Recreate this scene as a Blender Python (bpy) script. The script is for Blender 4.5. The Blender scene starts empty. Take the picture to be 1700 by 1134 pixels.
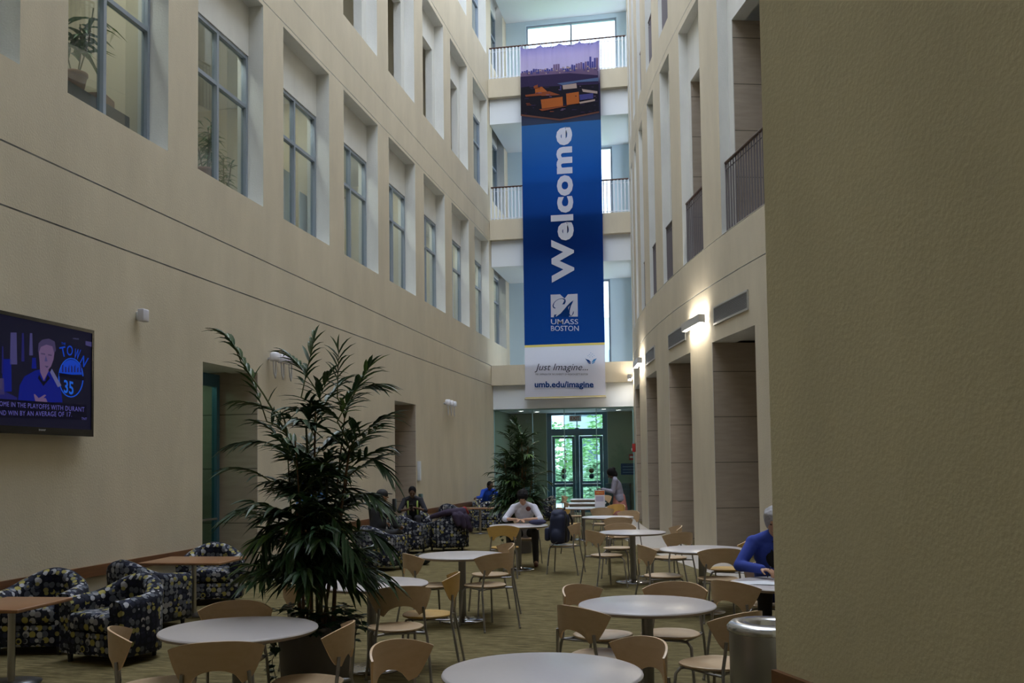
import bpy, bmesh, math, random
from mathutils import Matrix, Vector
PI = math.pi
SC = bpy.context.scene
# ------------------------------------------------------------------ camera
EYE = 1.75          # camera height in the world; the hall's floor surface lies at z = FLOOR
FLOOR = .1145
S = .935             # drawn height -> built height of the loose furniture (tables 0.69 m, chair backs 0.76 m)
F_PX, PX0, PY0 = 1606.6, 850.0, 693.1
_yaw, _pit, _rol = -0.19188818, 0.04899501, -0.01297265
def _cammat():
    cy, sy, cp, sp, cr, sr = math.cos(_yaw), math.sin(_yaw), math.cos(_pit), math.sin(_pit), math.cos(_rol), math.sin(_rol)
    Ry = Matrix(((cy, -sy, 0), (sy, cy, 0), (0, 0, 1)))
    B = Matrix(((1, 0, 0), (0, 0, 1), (0, -1, 0)))
    Rx = Matrix(((1, 0, 0), (0, cp, sp), (0, -sp, cp)))
    Rz = Matrix(((cr, sr, 0), (-sr, cr, 0), (0, 0, 1)))
    return Rz @ Rx @ B @ Ry
CM = _cammat()
cam_d = bpy.data.cameras.new('camera'); cam = bpy.data.objects.new('camera', cam_d)
SC.collection.objects.link(cam); SC.camera = cam
cam.matrix_world = Matrix.Translation((0, 0, EYE)) @ CM.transposed().to_4x4()
cam_d.sensor_width = 36; cam_d.lens = 36 * F_PX / 1700; cam_d.shift_y = (PY0 - 567) / 1700
cam_d.clip_start = .05; cam_d.clip_end = 400
def hit(u, v, axis, val):
    """world point where the sight line of a photo pixel meets a plane"""
    d = CM.transposed() @ Vector(((u - PX0) / F_PX, (PY0 - v) / F_PX, -1))
    o = Vector((0, 0, EYE)); t = (val - o[axis]) / d[axis]
    return o + t * d
def at(u, v, z=0): return hit(u, v, 2, FLOOR + S * z)   # z above the floor, as drawn
# ------------------------------------------------------------------ light
W = bpy.data.worlds.new('world'); SC.world = W; W.use_nodes = True
WB = W.node_tree.nodes['Background']; WB.inputs[0].default_value = (.80, .88, 1.0, 1); WB.inputs[1].default_value = 4.0
SC.view_settings.view_transform = 'Standard'; SC.view_settings.look = 'None'
SC.view_settings.gamma = 1; SC.view_settings.use_curve_mapping = False
SC.view_settings.exposure = 0.42
# ------------------------------------------------------------------ materials
MATS = {}
def nodes(name):
    m = bpy.data.materials.new(name); m.use_nodes = True; MATS[name] = m
    return m, m.node_tree.nodes, m.node_tree.links, m.node_tree.nodes['Principled BSDF']
def lin(c): return tuple(((x / 255) / 12.92 if x / 255 <= .04045 else ((x / 255 + .055) / 1.055) ** 2.4) for x in c) + (1,)
def M(name, col, rough=.5, metal=0, noise=0, scale=20, stretch=None, bump=0, spec=None, emit=None, estr=0, gen=False):
    if name in MATS: return MATS[name]
    m, N, L, P = nodes(name)
    P.inputs['Base Color'].default_value = col if len(col) == 4 else tuple(col) + (1,)
    P.inputs['Roughness'].default_value = rough; P.inputs['Metallic'].default_value = metal
    if spec is not None: P.inputs['Specular IOR Level'].default_value = spec
    if emit: P.inputs['Emission Color'].default_value = tuple(emit) + (1,) if len(emit) == 3 else emit; P.inputs['Emission Strength'].default_value = estr
    if noise or bump:
        tc = N.new('ShaderNodeTexCoord'); mp = N.new('ShaderNodeMapping'); L.new(tc.outputs['Object'], mp.inputs[0])
        if stretch: mp.inputs['Scale'].default_value = stretch
        nz = N.new('ShaderNodeTexNoise'); nz.inputs['Scale'].default_value = scale; nz.inputs['Detail'].default_value = 5
        L.new(mp.outputs[0], nz.inputs['Vector'])
        if noise:
            mx = N.new('ShaderNodeMix'); mx.data_type = 'RGBA'
            c = Vector(col[:3])
            mx.inputs['A'].default_value = tuple(c * (1 - noise)) + (1,); mx.inputs['B'].default_value = tuple(c * (1 + noise)) + (1,)
            L.new(nz.outputs['Fac'], mx.inputs['Factor']); L.new(mx.outputs['Result'], P.inputs['Base Color'])
        if bump:
            b = N.new('ShaderNodeBump'); b.inputs['Strength'].default_value = bump; b.inputs['Distance'].default_value = .01
            L.new(nz.outputs['Fac'], b.inputs['Height']); L.new(b.outputs[0], P.inputs['Normal'])
    return m
def mat_plaster(name, col, rough=.9):
    m, N, L, P = nodes(name); P.inputs['Roughness'].default_value = rough; P.inputs['Specular IOR Level'].default_value = .2
    tc = N.new('ShaderNodeTexCoord')
    n1 = N.new('ShaderNodeTexNoise'); n1.inputs['Scale'].default_value = .9; n1.inputs['Detail'].default_value = 7; n1.inputs['Roughness'].default_value = .62
    mp = N.new('ShaderNodeMapping'); mp.inputs['Scale'].default_value = (1.6, 1.6, .6); L.new(tc.outputs['Object'], mp.inputs[0]); L.new(mp.outputs[0], n1.inputs['Vector'])
    n2 = N.new('ShaderNodeTexNoise'); n2.inputs['Scale'].default_value = 45; n2.inputs['Detail'].default_value = 4; L.new(tc.outputs['Object'], n2.inputs['Vector'])
    mx = N.new('ShaderNodeMix'); mx.data_type = 'RGBA'; c = Vector(col[:3])
    mx.inputs['A'].default_value = tuple(c * .78) + (1,); mx.inputs['B'].default_value = tuple(c * 1.16) + (1,)
    L.new(n1.outputs['Fac'], mx.inputs['Factor']); L.new(mx.outputs['Result'], P.inputs['Base Color'])
    b = N.new('ShaderNodeBump'); b.inputs['Strength'].default_value = .35; b.inputs['Distance'].default_value = .008
    L.new(n2.outputs['Fac'], b.inputs['Height']); L.new(b.outputs[0], P.inputs['Normal'])
    return m
def mat_limestone():
    m, N, L, P = nodes('limestone'); P.inputs['Roughness'].default_value = .8
    tc = N.new('ShaderNodeTexCoord'); sp = N.new('ShaderNodeSeparateXYZ'); L.new(tc.outputs['Object'], sp.inputs[0])
    a = N.new('ShaderNodeMath'); a.operation = 'SUBTRACT'; a.inputs[1].default_value = .14; L.new(sp.outputs['Z'], a.inputs[0])
    d = N.new('ShaderNodeMath'); d.operation = 'DIVIDE'; d.inputs[1].default_value = .8; L.new(a.outputs[0], d.inputs[0])
    f = N.new('ShaderNodeMath'); f.operation = 'FRACT'; L.new(d.outputs[0], f.inputs[0])
    g = N.new('ShaderNodeMath'); g.operation = 'GREATER_THAN'; g.inputs[1].default_value = .018; L.new(f.outputs[0], g.inputs[0])
    n1 = N.new('ShaderNodeTexNoise'); n1.inputs['Scale'].default_value = 3; n1.inputs['Detail'].default_value = 6
    mp = N.new('ShaderNodeMapping'); mp.inputs['Scale'].default_value = (1, 1, 6); L.new(tc.outputs['Object'], mp.inputs[0]); L.new(mp.outputs[0], n1.inputs['Vector'])
    mx = N.new('ShaderNodeMix'); mx.data_type = 'RGBA'; mx.inputs['A'].default_value = (.31, .25, .195, 1); mx.inputs['B'].default_value = (.46, .38, .30, 1); L.new(n1.outputs['Fac'], mx.inputs['Factor'])
    m2 = N.new('ShaderNodeMix'); m2.data_type = 'RGBA'; m2.inputs['A'].default_value = (.13, .11, .085, 1); L.new(mx.outputs['Result'], m2.inputs['B']); L.new(g.outputs[0], m2.inputs['Factor'])
    L.new(m2.outputs['Result'], P.inputs['Base Color']); return m
def mat_fabric():
    """woven upholstery: rows of overlapping dots in grey blue, white and mustard on navy"""
    m, N, L, P = nodes('dotted_upholstery'); P.inputs['Roughness'].default_value = .85; P.inputs['Specular IOR Level'].default_value = .25
    tc = N.new('ShaderNodeTexCoord')
    prev = None
    base = N.new('ShaderNodeRGB'); base.outputs[0].default_value = (.008, .009, .018, 1); prev = base.outputs[0]
    for sc, off, cols in ((15.5, 0, [(.13, .14, .17), (.36, .36, .38), (.03, .035, .065), (.34, .30, .09), (.17, .18, .21), (.018, .02, .035), (.26, .26, .28), (.10, .11, .14)]),
                          (17, 3.7, [(.014, .016, .035), (.09, .1, .12), (.28, .25, .09), (.02, .022, .04), (.40, .40, .44), (.012, .014, .03)])):
        mp = N.new('ShaderNodeMapping'); mp.inputs['Location'].default_value = (off, off * .7, off * .3); L.new(tc.outputs['Object'], mp.inputs[0])
        v = N.new('ShaderNodeTexVoronoi'); v.inputs['Scale'].default_value = sc; v.inputs['Randomness'].default_value = .35; L.new(mp.outputs[0], v.inputs['Vector'])
        lt = N.new('ShaderNodeMath'); lt.operation = 'LESS_THAN'; lt.inputs[1].default_value = .50 if off == 0 else .42; L.new(v.outputs['Distance'], lt.inputs[0])
        sx = N.new('ShaderNodeSeparateColor'); L.new(v.outputs['Color'], sx.inputs[0])
        cr = N.new('ShaderNodeValToRGB'); cr.color_ramp.interpolation = 'CONSTANT'
        e = cr.color_ramp.elements
        e[0].color = cols[0] + (1,); e[0].position = 0
        e[1].color = cols[1] + (1,); e[1].position = 1 / len(cols)
        for i in range(2, len(cols)): x = e.new(i / len(cols)); x.color = cols[i] + (1,)
        L.new(sx.outputs[0], cr.inputs[0])
        mx = N.new('ShaderNodeMix'); mx.data_type = 'RGBA'; L.new(lt.outputs[0], mx.inputs['Factor']); L.new(prev, mx.inputs['A']); L.new(cr.outputs[0], mx.inputs['B'])
        prev = mx.outputs['Result']
    L.new(prev, P.inputs['Base Color']); return m
def mat_wood(name, c1, c2, rough=.38, scale=3, st=(1, 14, 14)):
    m, N, L, P = nodes(name); P.inputs['Roughness'].default_value = rough
    tc = N.new('ShaderNodeTexCoord'); mp = N.new('ShaderNodeMapping'); mp.inputs['Scale'].default_value = st; L.new(tc.outputs['Object'], mp.inputs[0])
    n = N.new('ShaderNodeTexNoise'); n.inputs['Scale'].default_value = scale; n.inputs['Detail'].default_value = 6; L.new(mp.outputs[0], n.inputs['Vector'])
    mx = N.new('ShaderNodeMix'); mx.data_type = 'RGBA'; mx.inputs['A'].default_value = c1 + (1,); mx.inputs['B'].default_value = c2 + (1,)
    L.new(n.outputs['Fac'], mx.inputs['Factor']); L.new(mx.outputs['Result'], P.inputs['Base Color']); return m
def mat_carpet():
    m, N, L, P = nodes('carpet'); P.inputs['Roughness'].default_value = .95; P.inputs['Specular IOR Level'].default_value = .15
    tc = N.new('ShaderNodeTexCoord'); mp = N.new('ShaderNodeMapping'); mp.inputs['Scale'].default_value = (1.6, 15, 1); mp.inputs['Rotation'].default_value = (0, 0, .06); L.new(tc.outputs['Object'], mp.inputs[0])
    n = N.new('ShaderNodeTexNoise'); n.inputs['Scale'].default_value = 3.2; n.inputs['Detail'].default_value = 7; n.inputs['Roughness'].default_value = .7; L.new(mp.outputs[0], n.inputs['Vector'])
    cr = N.new('ShaderNodeValToRGB'); e = cr.color_ramp.elements
    e[0].position = .38; e[0].color = (.075, .060, .026, 1); e[1].position = .62; e[1].color = (.25, .20, .10, 1); x = e.new(.5); x.color = (.145, .117, .052, 1)
    L.new(n.outputs['Fac'], cr.inputs[0]); L.new(cr.outputs[0], P.inputs['Base Color'])
    n2 = N.new('ShaderNodeTexNoise'); n2.inputs['Scale'].default_value = 220; L.new(tc.outputs['Object'], n2.inputs['Vector'])
    b = N.new('ShaderNodeBump'); b.inputs['Strength'].default_value = .5; b.inputs['Distance'].default_value = .006; L.new(n2.outputs['Fac'], b.inputs['Height']); L.new(b.outputs[0], P.inputs['Normal']); return m
def mat_glass(name, tint, refl=.12, rough=.02):
    """thin architectural pane: see through with a mirror coat that grows at grazing angles"""
    m, N, L, P = nodes(name); N.remove(P)
    o = N['Material Output']; tr = N.new('ShaderNodeBsdfTransparent'); tr.inputs[0].default_value = tint + (1,)
    gl = N.new('ShaderNodeBsdfGlossy'); gl.inputs['Roughness'].default_value = rough; gl.inputs[0].default_value = (.9, .95, 1, 1)
    fr = N.new('ShaderNodeFresnel'); fr.inputs[0].default_value = 1.5
    mt = N.new('ShaderNodeMath'); mt.operation = 'MULTIPLY_ADD'; mt.inputs[1].default_value = .9; mt.inputs[2].default_value = refl * .3; L.new(fr.outputs[0], mt.inputs[0])
    gm = N.new('ShaderNodeNewGeometry'); bf = N.new('ShaderNodeMath'); bf.operation = 'SUBTRACT'; bf.inputs[0].default_value = 1; L.new(gm.outputs['Backfacing'], bf.inputs[1])
    ml = N.new('ShaderNodeMath'); ml.operation = 'MULTIPLY'; L.new(mt.outputs[0], ml.inputs[0]); L.new(bf.outputs[0], ml.inputs[1])   # the pane reflects at its front face only
    mx = N.new('ShaderNodeMixShader'); L.new(ml.outputs[0], mx.inputs[0]); L.new(tr.outputs[0], mx.inputs[1]); L.new(gl.outputs[0], mx.inputs[2]); L.new(mx.outputs[0], o.inputs[0]); return m
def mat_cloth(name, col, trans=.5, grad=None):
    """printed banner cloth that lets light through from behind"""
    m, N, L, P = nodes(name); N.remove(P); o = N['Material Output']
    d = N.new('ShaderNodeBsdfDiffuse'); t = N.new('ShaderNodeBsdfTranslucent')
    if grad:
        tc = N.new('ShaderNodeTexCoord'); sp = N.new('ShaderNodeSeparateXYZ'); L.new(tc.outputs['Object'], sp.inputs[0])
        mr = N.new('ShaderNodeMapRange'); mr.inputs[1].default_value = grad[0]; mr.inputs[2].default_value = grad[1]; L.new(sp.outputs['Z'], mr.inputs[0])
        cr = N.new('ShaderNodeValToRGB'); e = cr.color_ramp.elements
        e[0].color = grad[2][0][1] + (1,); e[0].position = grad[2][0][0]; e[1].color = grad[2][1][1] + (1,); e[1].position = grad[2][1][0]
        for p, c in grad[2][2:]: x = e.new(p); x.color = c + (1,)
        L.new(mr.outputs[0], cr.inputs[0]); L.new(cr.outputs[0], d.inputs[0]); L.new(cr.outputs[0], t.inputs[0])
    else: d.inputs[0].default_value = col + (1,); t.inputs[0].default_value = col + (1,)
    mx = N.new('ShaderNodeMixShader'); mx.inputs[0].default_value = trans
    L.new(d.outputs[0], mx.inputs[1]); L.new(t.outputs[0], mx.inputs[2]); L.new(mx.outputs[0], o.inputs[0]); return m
def E_(name, col, s=1):
    if name in MATS: return MATS[name]
    return M(name, (0, 0, 0), .5, emit=tuple(col), estr=s, spec=.1)
PLASTER = mat_plaster('plaster', (.60, .535, .415)); PLASTER2 = mat_plaster('warm_lit_plaster', (.70, .635, .43)); WHITE = mat_plaster('pale_plaster', (.70, .70, .67)); LIME = mat_limestone()  # near wall's plaster copy has warm, brighter light mixed into its colour
WHITEP = M('blue_daylit_white', (.73, .77, .82), .6)  # white with the blue of daylight mixed into its colour
FABRIC = mat_fabric(); CARPET = mat_carpet()
BIRCH = mat_wood('birch_ply', (.46, .32, .19), (.58, .42, .27), .33); BIRCH2 = mat_wood('amber_birch_ply', (.52, .31, .09), (.64, .41, .13), .33)
WALNUT = mat_wood('brown_wood', (.12, .05, .022), (.23, .10, .042), .35, 3, (14, 1, 14)); TOPW = mat_wood('table_wood', (.22, .105, .05), (.33, .17, .085), .3, 3, (3, 12, 12))
STEEL = M('steel', (.45, .44, .43), .3, 1); DSTEEL = M('dark_steel', (.20, .20, .21), .38, 1); CHROME = M('chrome', (.75, .76, .78), .1, 1)
LAM = M('grey_laminate', (.56, .52, .53), .28, 0, .04, 60); EDGE = M('table_edge', (.30, .25, .21), .45)
FRAME = M('window_frame_paint', (.13, .17, .23), .4, .3); FRAMEL = M('window_frame_light', (.30, .35, .42), .4, .3); DOORF = M('door_frame_paint', (.07, .17, .25), .4, .3)
BLACK = M('black_plastic', (.012, .012, .014), .35); RUB = M('black_rubber', (.015, .015, .015), .6)
STONE = M('stone_border', (.42, .38, .34), .5, 0, .1, 6)
GLASS = mat_glass('window_glass', (.80, .86, .86), .35); CLEAR = mat_glass('clear_glass', (.88, .95, .97), .08); GREENG = mat_glass('green_glass', (.62, .80, .74), .15)
RAILM = M('baluster_paint', (.68, .71, .78), .4, .2); RAILD = M('dark_baluster_paint', (.16, .14, .15), .5, .2); HANDR = M('handrail_wood', (.06, .022, .014), .35)
# ------------------------------------------------------------------ mesh helpers
col = SC.collection
class MB:
    def __init__(s): s.v = []; s.f = []; s.mi = []; s.m = Matrix.Identity(4); s.c = 0; s.sm = []
    def add(s, vs, fs, mi=None, smooth=False):
        k = len(s.v); s.v += [tuple(s.m @ Vector(p)) for p in vs]
        for f in fs: s.f.append(tuple(i + k for i in f)); s.mi.append(s.c if mi is None else mi); s.sm.append(smooth)
    def box(s, x0, x1, y0, y1, z0, z1, mi=None):
        s.add([(x, y, z) for z in (z0, z1) for y in (y0, y1) for x in (x0, x1)], [(0, 2, 3, 1), (4, 5, 7, 6), (0, 1, 5, 4), (2, 6, 7, 3), (0, 4, 6, 2), (1, 3, 7, 5)], mi)
    def bbox(s, x0, x1, y0, y1, z0, z1, b=.01, mi=None):
        """box with chamfered edges"""
        bm = bmesh.new(); bmesh.ops.create_cube(bm, size=1)
        for v in bm.verts: v.co = Vector(((x0 + x1) / 2 + v.co.x * (x1 - x0), (y0 + y1) / 2 + v.co.y * (y1 - y0), (z0 + z1) / 2 + v.co.z * (z1 - z0)))
        bmesh.ops.bevel(bm, geom=list(bm.edges), offset=b, segments=3, affect='EDGES', profile=.5)
        s.bm(bm, mi, True)
    def bm(s, bm, mi=None, smooth=False):
        bm.verts.index_update(); s.add([tuple(v.co) for v in bm.verts], [tuple(v.index for v in f.verts) for f in bm.faces], mi, smooth); bm.free()
    def tube(s, pts, r, n=8, mi=None, cap=True):
        pts = [Vector(p) for p in pts]; rs = r if isinstance(r, (list, tuple)) else [r] * len(pts)
        vs = []; fs = []; up = None
        for i, p in enumerate(pts):
            d = (pts[min(i + 1, len(pts) - 1)] - pts[max(i - 1, 0)]).normalized()
            if up is None: up = Vector((0, 0, 1)) if abs(d.z) < .9 else Vector((1, 0, 0))
            a = d.cross(up).normalized(); b = a.cross(d).normalized(); up = b
            for k in range(n): t = 2 * PI * k / n; vs.append(p + (a * math.cos(t) + b * math.sin(t)) * rs[i])
        for i in range(len(pts) - 1):
            for k in range(n): fs.append((i * n + k, i * n + (k + 1) % n, (i + 1) * n + (k + 1) % n, (i + 1) * n + k))
        s.add(vs, fs, mi, True)
        if cap: s.add(vs[:n], [tuple(range(n))[::-1]], mi); s.add(vs[-n:], [tuple(range(n))], mi)
    def lathe(s, prof, n=32, cx=0, cy=0, mi=None, smooth=True):
        vs = [(cx + r * math.cos(2 * PI * k / n), cy + r * math.sin(2 * PI * k / n), z) for r, z in prof for k in range(n)]
        s.add(vs, [(i * n + k, i * n + (k + 1) % n, (i + 1) * n + (k + 1) % n, (i + 1) * n + k) for i in range(len(prof) - 1) for k in range(n)], mi, smooth)
        if prof[0][0] > 1e-4: s.add(vs[:n], [tuple(range(n))[::-1]], mi)
        if prof[-1][0] > 1e-4: s.add(vs[-n:], [tuple(range(n))], mi)
    def prism(s, poly, z0, z1, mi=None):
        n = len(poly); s.add([(x, y, z0) for x, y in poly] + [(x, y, z1) for x, y in poly], [tuple(range(n))[::-1], tuple(range(n, 2 * n))] + [(i, (i + 1) % n, (i + 1) % n + n, i + n) for i in range(n)], mi)
    def ell(s, c, r, rot=None, n=16, mi=None):
        bm = bmesh.new(); bmesh.ops.create_uvsphere(bm, u_segments=n, v_segments=max(8, n * 2 // 3), radius=1)
        R = rot if rot is not None else Matrix.Identity(3)
        for v in bm.verts: v.co = Vector(c) + R @ Vector((v.co.x * r[0], v.co.y * r[1], v.co.z * r[2]))
        s.bm(bm, mi, True)
    def cap(s, a, b, ra, rb, n=12, mi=None):
        a = Vector(a); b = Vector(b); d = (b - a); l = d.length; q = d.to_track_quat('Z', 'Y').to_matrix()
        prof = []
        for i in range(5): t = -PI / 2 + i * PI / 8; prof.append((ra * math.cos(t), ra * math.sin(t)))
        for i in range(5): t = i * PI / 8; prof.append((rb * math.cos(t), l + rb * math.sin(t)))
        vs = []
        for r, z in prof:
            for k in range(n): vs.append(a + q @ Vector((max(r, 1e-4) * math.cos(2 * PI * k / n), max(r, 1e-4) * math.sin(2 * PI * k / n), z)))
        s.add(vs, [(i * n + k, i * n + (k + 1) % n, (i + 1) * n + (k + 1) % n, (i + 1) * n + k) for i in range(9) for k in range(n)] + [tuple(range(n))[::-1], tuple(range(9 * n, 10 * n))], mi, True)
    def mesh(s, name, mats):
        me = bpy.data.meshes.new(name); me.from_pydata(s.v, [], s.f)
        for m in (mats if isinstance(mats, (list, tuple)) else [mats]): me.materials.append(m)
        me.polygons.foreach_set('material_index', s.mi); me.polygons.foreach_set('use_smooth', s.sm); me.update()
        return me
    def build(s, name, mats, parent=None):
        o = bpy.data.objects.new(name, s.mesh(name, mats)); col.objects.link(o)
        if parent: o.parent = parent
        return o
def tag(o, label=None, cat=None, group=None, kind=None):
    if label: o['label'] = label
    if cat: o['category'] = cat
    if group: o['group'] = group
    if kind: o['kind'] = kind
    return o
def thing(name, label, cat, loc=(0, 0, 0), rz=0, group=None):
    o = bpy.data.objects.new(name, None); col.objects.link(o); o.location = loc; o.rotation_euler = (0, 0, rz); o.empty_display_size = .1
    return tag(o, label, cat, group)
def item(name, label, cat, loc=(0, 0, 0), rz=0, group=None):
    """a loose thing on the floor: its own size factor S, its drawn height counted from the floor"""
    o = thing(name, label, cat, (loc[0], loc[1], FLOOR + S * loc[2]), rz, group); o.scale = (S, S, S); return o
def struct(name, mb, mats): return tag(mb.build(name, mats), kind='structure')
def dup(root, loc, rz, label, group=None, cat=None):
    r = root.copy(); col.objects.link(r); r.location = loc; r.rotation_euler = (0, 0, rz); r['label'] = label
    if group: r['group'] = group
    if cat: r['category'] = cat
    for ch in list(root.children):
        c = ch.copy(); col.objects.link(c); c.parent = r
        for g in list(ch.children):
            d = g.copy(); col.objects.link(d); d.parent = c
    return r
def fused(name, mb, mat, vox, parent=None, smooth=2):
    """melt the overlapping volumes of mb into one continuous skin"""
    o = bpy.data.objects.new('tmp', mb.mesh('tmp', [mat])); col.objects.link(o)
    r = o.modifiers.new('r', 'REMESH'); r.mode = 'VOXEL'; r.voxel_size = vox; r.use_smooth_shade = True
    s_ = o.modifiers.new('s', 'SMOOTH'); s_.iterations = smooth; s_.factor = .5
    dg = bpy.context.evaluated_depsgraph_get(); me = bpy.data.meshes.new_from_object(o.evaluated_get(dg)); me.name = name
    bpy.data.objects.remove(o); me.materials.clear(); me.materials.append(mat)
    for p in me.polygons: p.use_smooth = True
    q = bpy.data.objects.new(name, me); col.objects.link(q)
    if parent: q.parent = parent
    return q
_tc = {}
def text_geo(txt, off=0, shear=0, space=1):
    k = (txt, off, shear, space)
    if k not in _tc:
        cu = bpy.data.curves.new('t', 'FONT'); cu.body = txt; cu.offset = off; cu.shear = shear; cu.resolution_u = 3; cu.space_character = space
        o = bpy.data.objects.new('t', cu); col.objects.link(o)
        dg = bpy.context.evaluated_depsgraph_get(); me = bpy.data.meshes.new_from_object(o.evaluated_get(dg))
        vs = [tuple(v.co) for v in me.vertices]; fs = [tuple(p.vertices) for p in me.polygons]
        bpy.data.objects.remove(o); bpy.data.meshes.remove(me); bpy.data.curves.remove(cu)
        x0 = min(v[0] for v in vs); x1 = max(v[0] for v in vs); y0 = min(v[1] for v in vs); y1 = max(v[1] for v in vs)
        _tc[k] = ([((v[0] - x0) / (x1 - x0), (v[1] - y0) / (y1 - y0)) for v in vs], fs)
    return _tc[k]
def text_on(mb, txt, fn, mi, off=0, shear=0, space=1):
    """fn maps the text's own unit box to 3-D"""
    vs, fs = text_geo(txt, off, shear, space); mb.add([fn(a, b) for a, b in vs], fs, mi)
# ------------------------------------------------------------------ setting: shell
XL = -6.4; RC = (59.33, 34.35, 61.48); YB = 32.7; GY = 29.6
def xr(y): return RC[0] - math.sqrt(RC[2] ** 2 - (y - RC[1]) ** 2)
def left_map(d): return lambda y, z: (XL - d, y, z)
def right_map(d):
    def f(y, z):
        dx = RC[0] - xr(y); dy = RC[1] - y; r = RC[2]
        return (xr(y) + d * dx / r, y + d * dy / r, z)
    return f
def wall_grid(mb, fmap, d0, d1, ys, zs, holes, smi=0, rmi=0, flip=False, back=True):
    """solid wall between depths d0 and d1 with rectangular openings (y0,y1,z0,z1), every reveal built"""
    for h in holes: ys = ys + [h[0], h[1]]; zs = zs + [h[2], h[3]]
    ys = sorted(set(round(y, 4) for y in ys)); zs = sorted(set(round(z, 4) for z in zs))
    A = fmap(d0); B = fmap(d1)
    def solid(i, j):
        if i < 0 or j < 0 or i >= len(ys) - 1 or j >= len(zs) - 1: return None
        y = (ys[i] + ys[i + 1]) / 2; z = (zs[j] + zs[j + 1]) / 2
        return not any(h[0] < y < h[1] and h[2] < z < h[3] for h in holes)
    def q(p, mi): mb.add(p, [(0, 1, 2, 3) if not flip else (3, 2, 1, 0)], mi)
    for i in range(len(ys) - 1):
        for j in range(len(zs) - 1):
            if not solid(i, j): continue
            a, b, c, d = ys[i], ys[i + 1], zs[j], zs[j + 1]
            q([A(a, c), A(b, c), A(b, d), A(a, d)], smi)
            if back: q([B(b, c), B(a, c), B(a, d), B(b, d)], rmi)
            for (ii, jj, p1, p2) in ((i - 1, j, (a, d), (a, c)), (i + 1, j, (b, c), (b, d)), (i, j - 1, (a, c), (b, c)), (i, j + 1, (b, d), (a, d))):
                if solid(ii, jj) is not True: q([A(*p1), B(*p1), B(*p2), A(*p2)], rmi)
PER = 2.665
def wy(k): return (8.86 + PER * k, 10.80 + PER * k)
rows = ((5.69, 8.80, 8.03), (10.24, 13.30, 12.58), (14.79, 17.60, 17.13))
Y0 = -6.0; ZT = 19.0
bays = range(-5, 9)
holesL = [(Y0, YB, 4.862, 4.88), (Y0, YB, 4.25, 4.268), (Y0, GY, 9.42, 9.438), (Y0, GY, 13.42, 13.44), (Y0, GY, 8.865, 8.88)]
holesL += [(11.67, 13.28, 0, 3.16), (19.8, 21.36, 0, 3.16)]
holesL += [(wy(k)[0], wy(k)[1], s, h) for k in bays for s, h, t in rows]
mb = MB(); wall_grid(mb, left_map, 0, .24, [Y0, YB + .3], [0, ZT], holesL, 0, 1, flip=True)
# inner leaf
holesI = [(11.67, 13.28, 0, 3.16), (19.8, 21.36, 0, 3.16)]
glazed = []; opens = []
for k in bays:
    a, b = wy(k)
    if k >= -2: holesI.append((a, b, 5.69, 8.03)); glazed.append((k, 0))
    if 3 <= k <= 6: holesI.append((a + .02, b - .25, 10.24, 12.58)); opens.append((k, 1))
    if k in (1, 2): holesI.append((a, b, 10.24, 12.58)); opens.append((k, 1))
    if k >= 7: holesI.append((a, b, 10.24, 12.58)); glazed.append((k, 1))
    if k >= 4: holesI.append((a, b, 14.79, 17.13)); glazed.append((k, 2))
wall_grid(mb, left_map, .24, .42, [Y0, YB + .3], [0, ZT], holesI, 1, 1, flip=True)
struct('wall_left', mb, [PLASTER, WHITE])
# rooms behind the left wall
mb = MB(); R0, R1 = XL - .42, XL - 4.2
mb.box(R1 - .1, R1, Y0, YB + .3, 5.2, 8.6, 0); mb.box(R1, R0, Y0, YB + .3, 5.1, 5.25, 1); mb.box(R1, R0, Y0, YB + .3, 8.45, 8.6, 1)
for k in range(-2, 9, 2):
    y = wy(k)[1] + .36; mb.box(R1, R0, y - .06, y + .06, 5.25, 8.45, 0)
mb.box(R1 + 1.9, R1 + 2.0, Y0, YB + .3, 9.7, 13.2, 0); mb.box(R1 + 2, R0, Y0, YB + .3, 9.6, 9.75, 1); mb.box(R1 + 2, R0, Y0, YB + .3, 13.0, 13.15, 1)
for k in range(1, 9): y = wy(k)[1] + .36; mb.box(R1 + 2, R0, y - .06, y + .06, 9.75, 13.0, 0)
mb.box(R1 + 1.9, R1 + 2.0, Y0, YB + .3, 14.2, 17.9, 0); mb.box(R1 + 2, R0, Y0, YB + .3, 14.1, 14.25, 1); mb.box(R1 + 2, R0, Y0, YB + .3, 17.7, 17.85, 1)
struct('wall_rooms', mb, [M('room_paint', (.62, .56, .42), .9), M('room_ceiling_paint', (.7, .68, .62), .9)])
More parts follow.
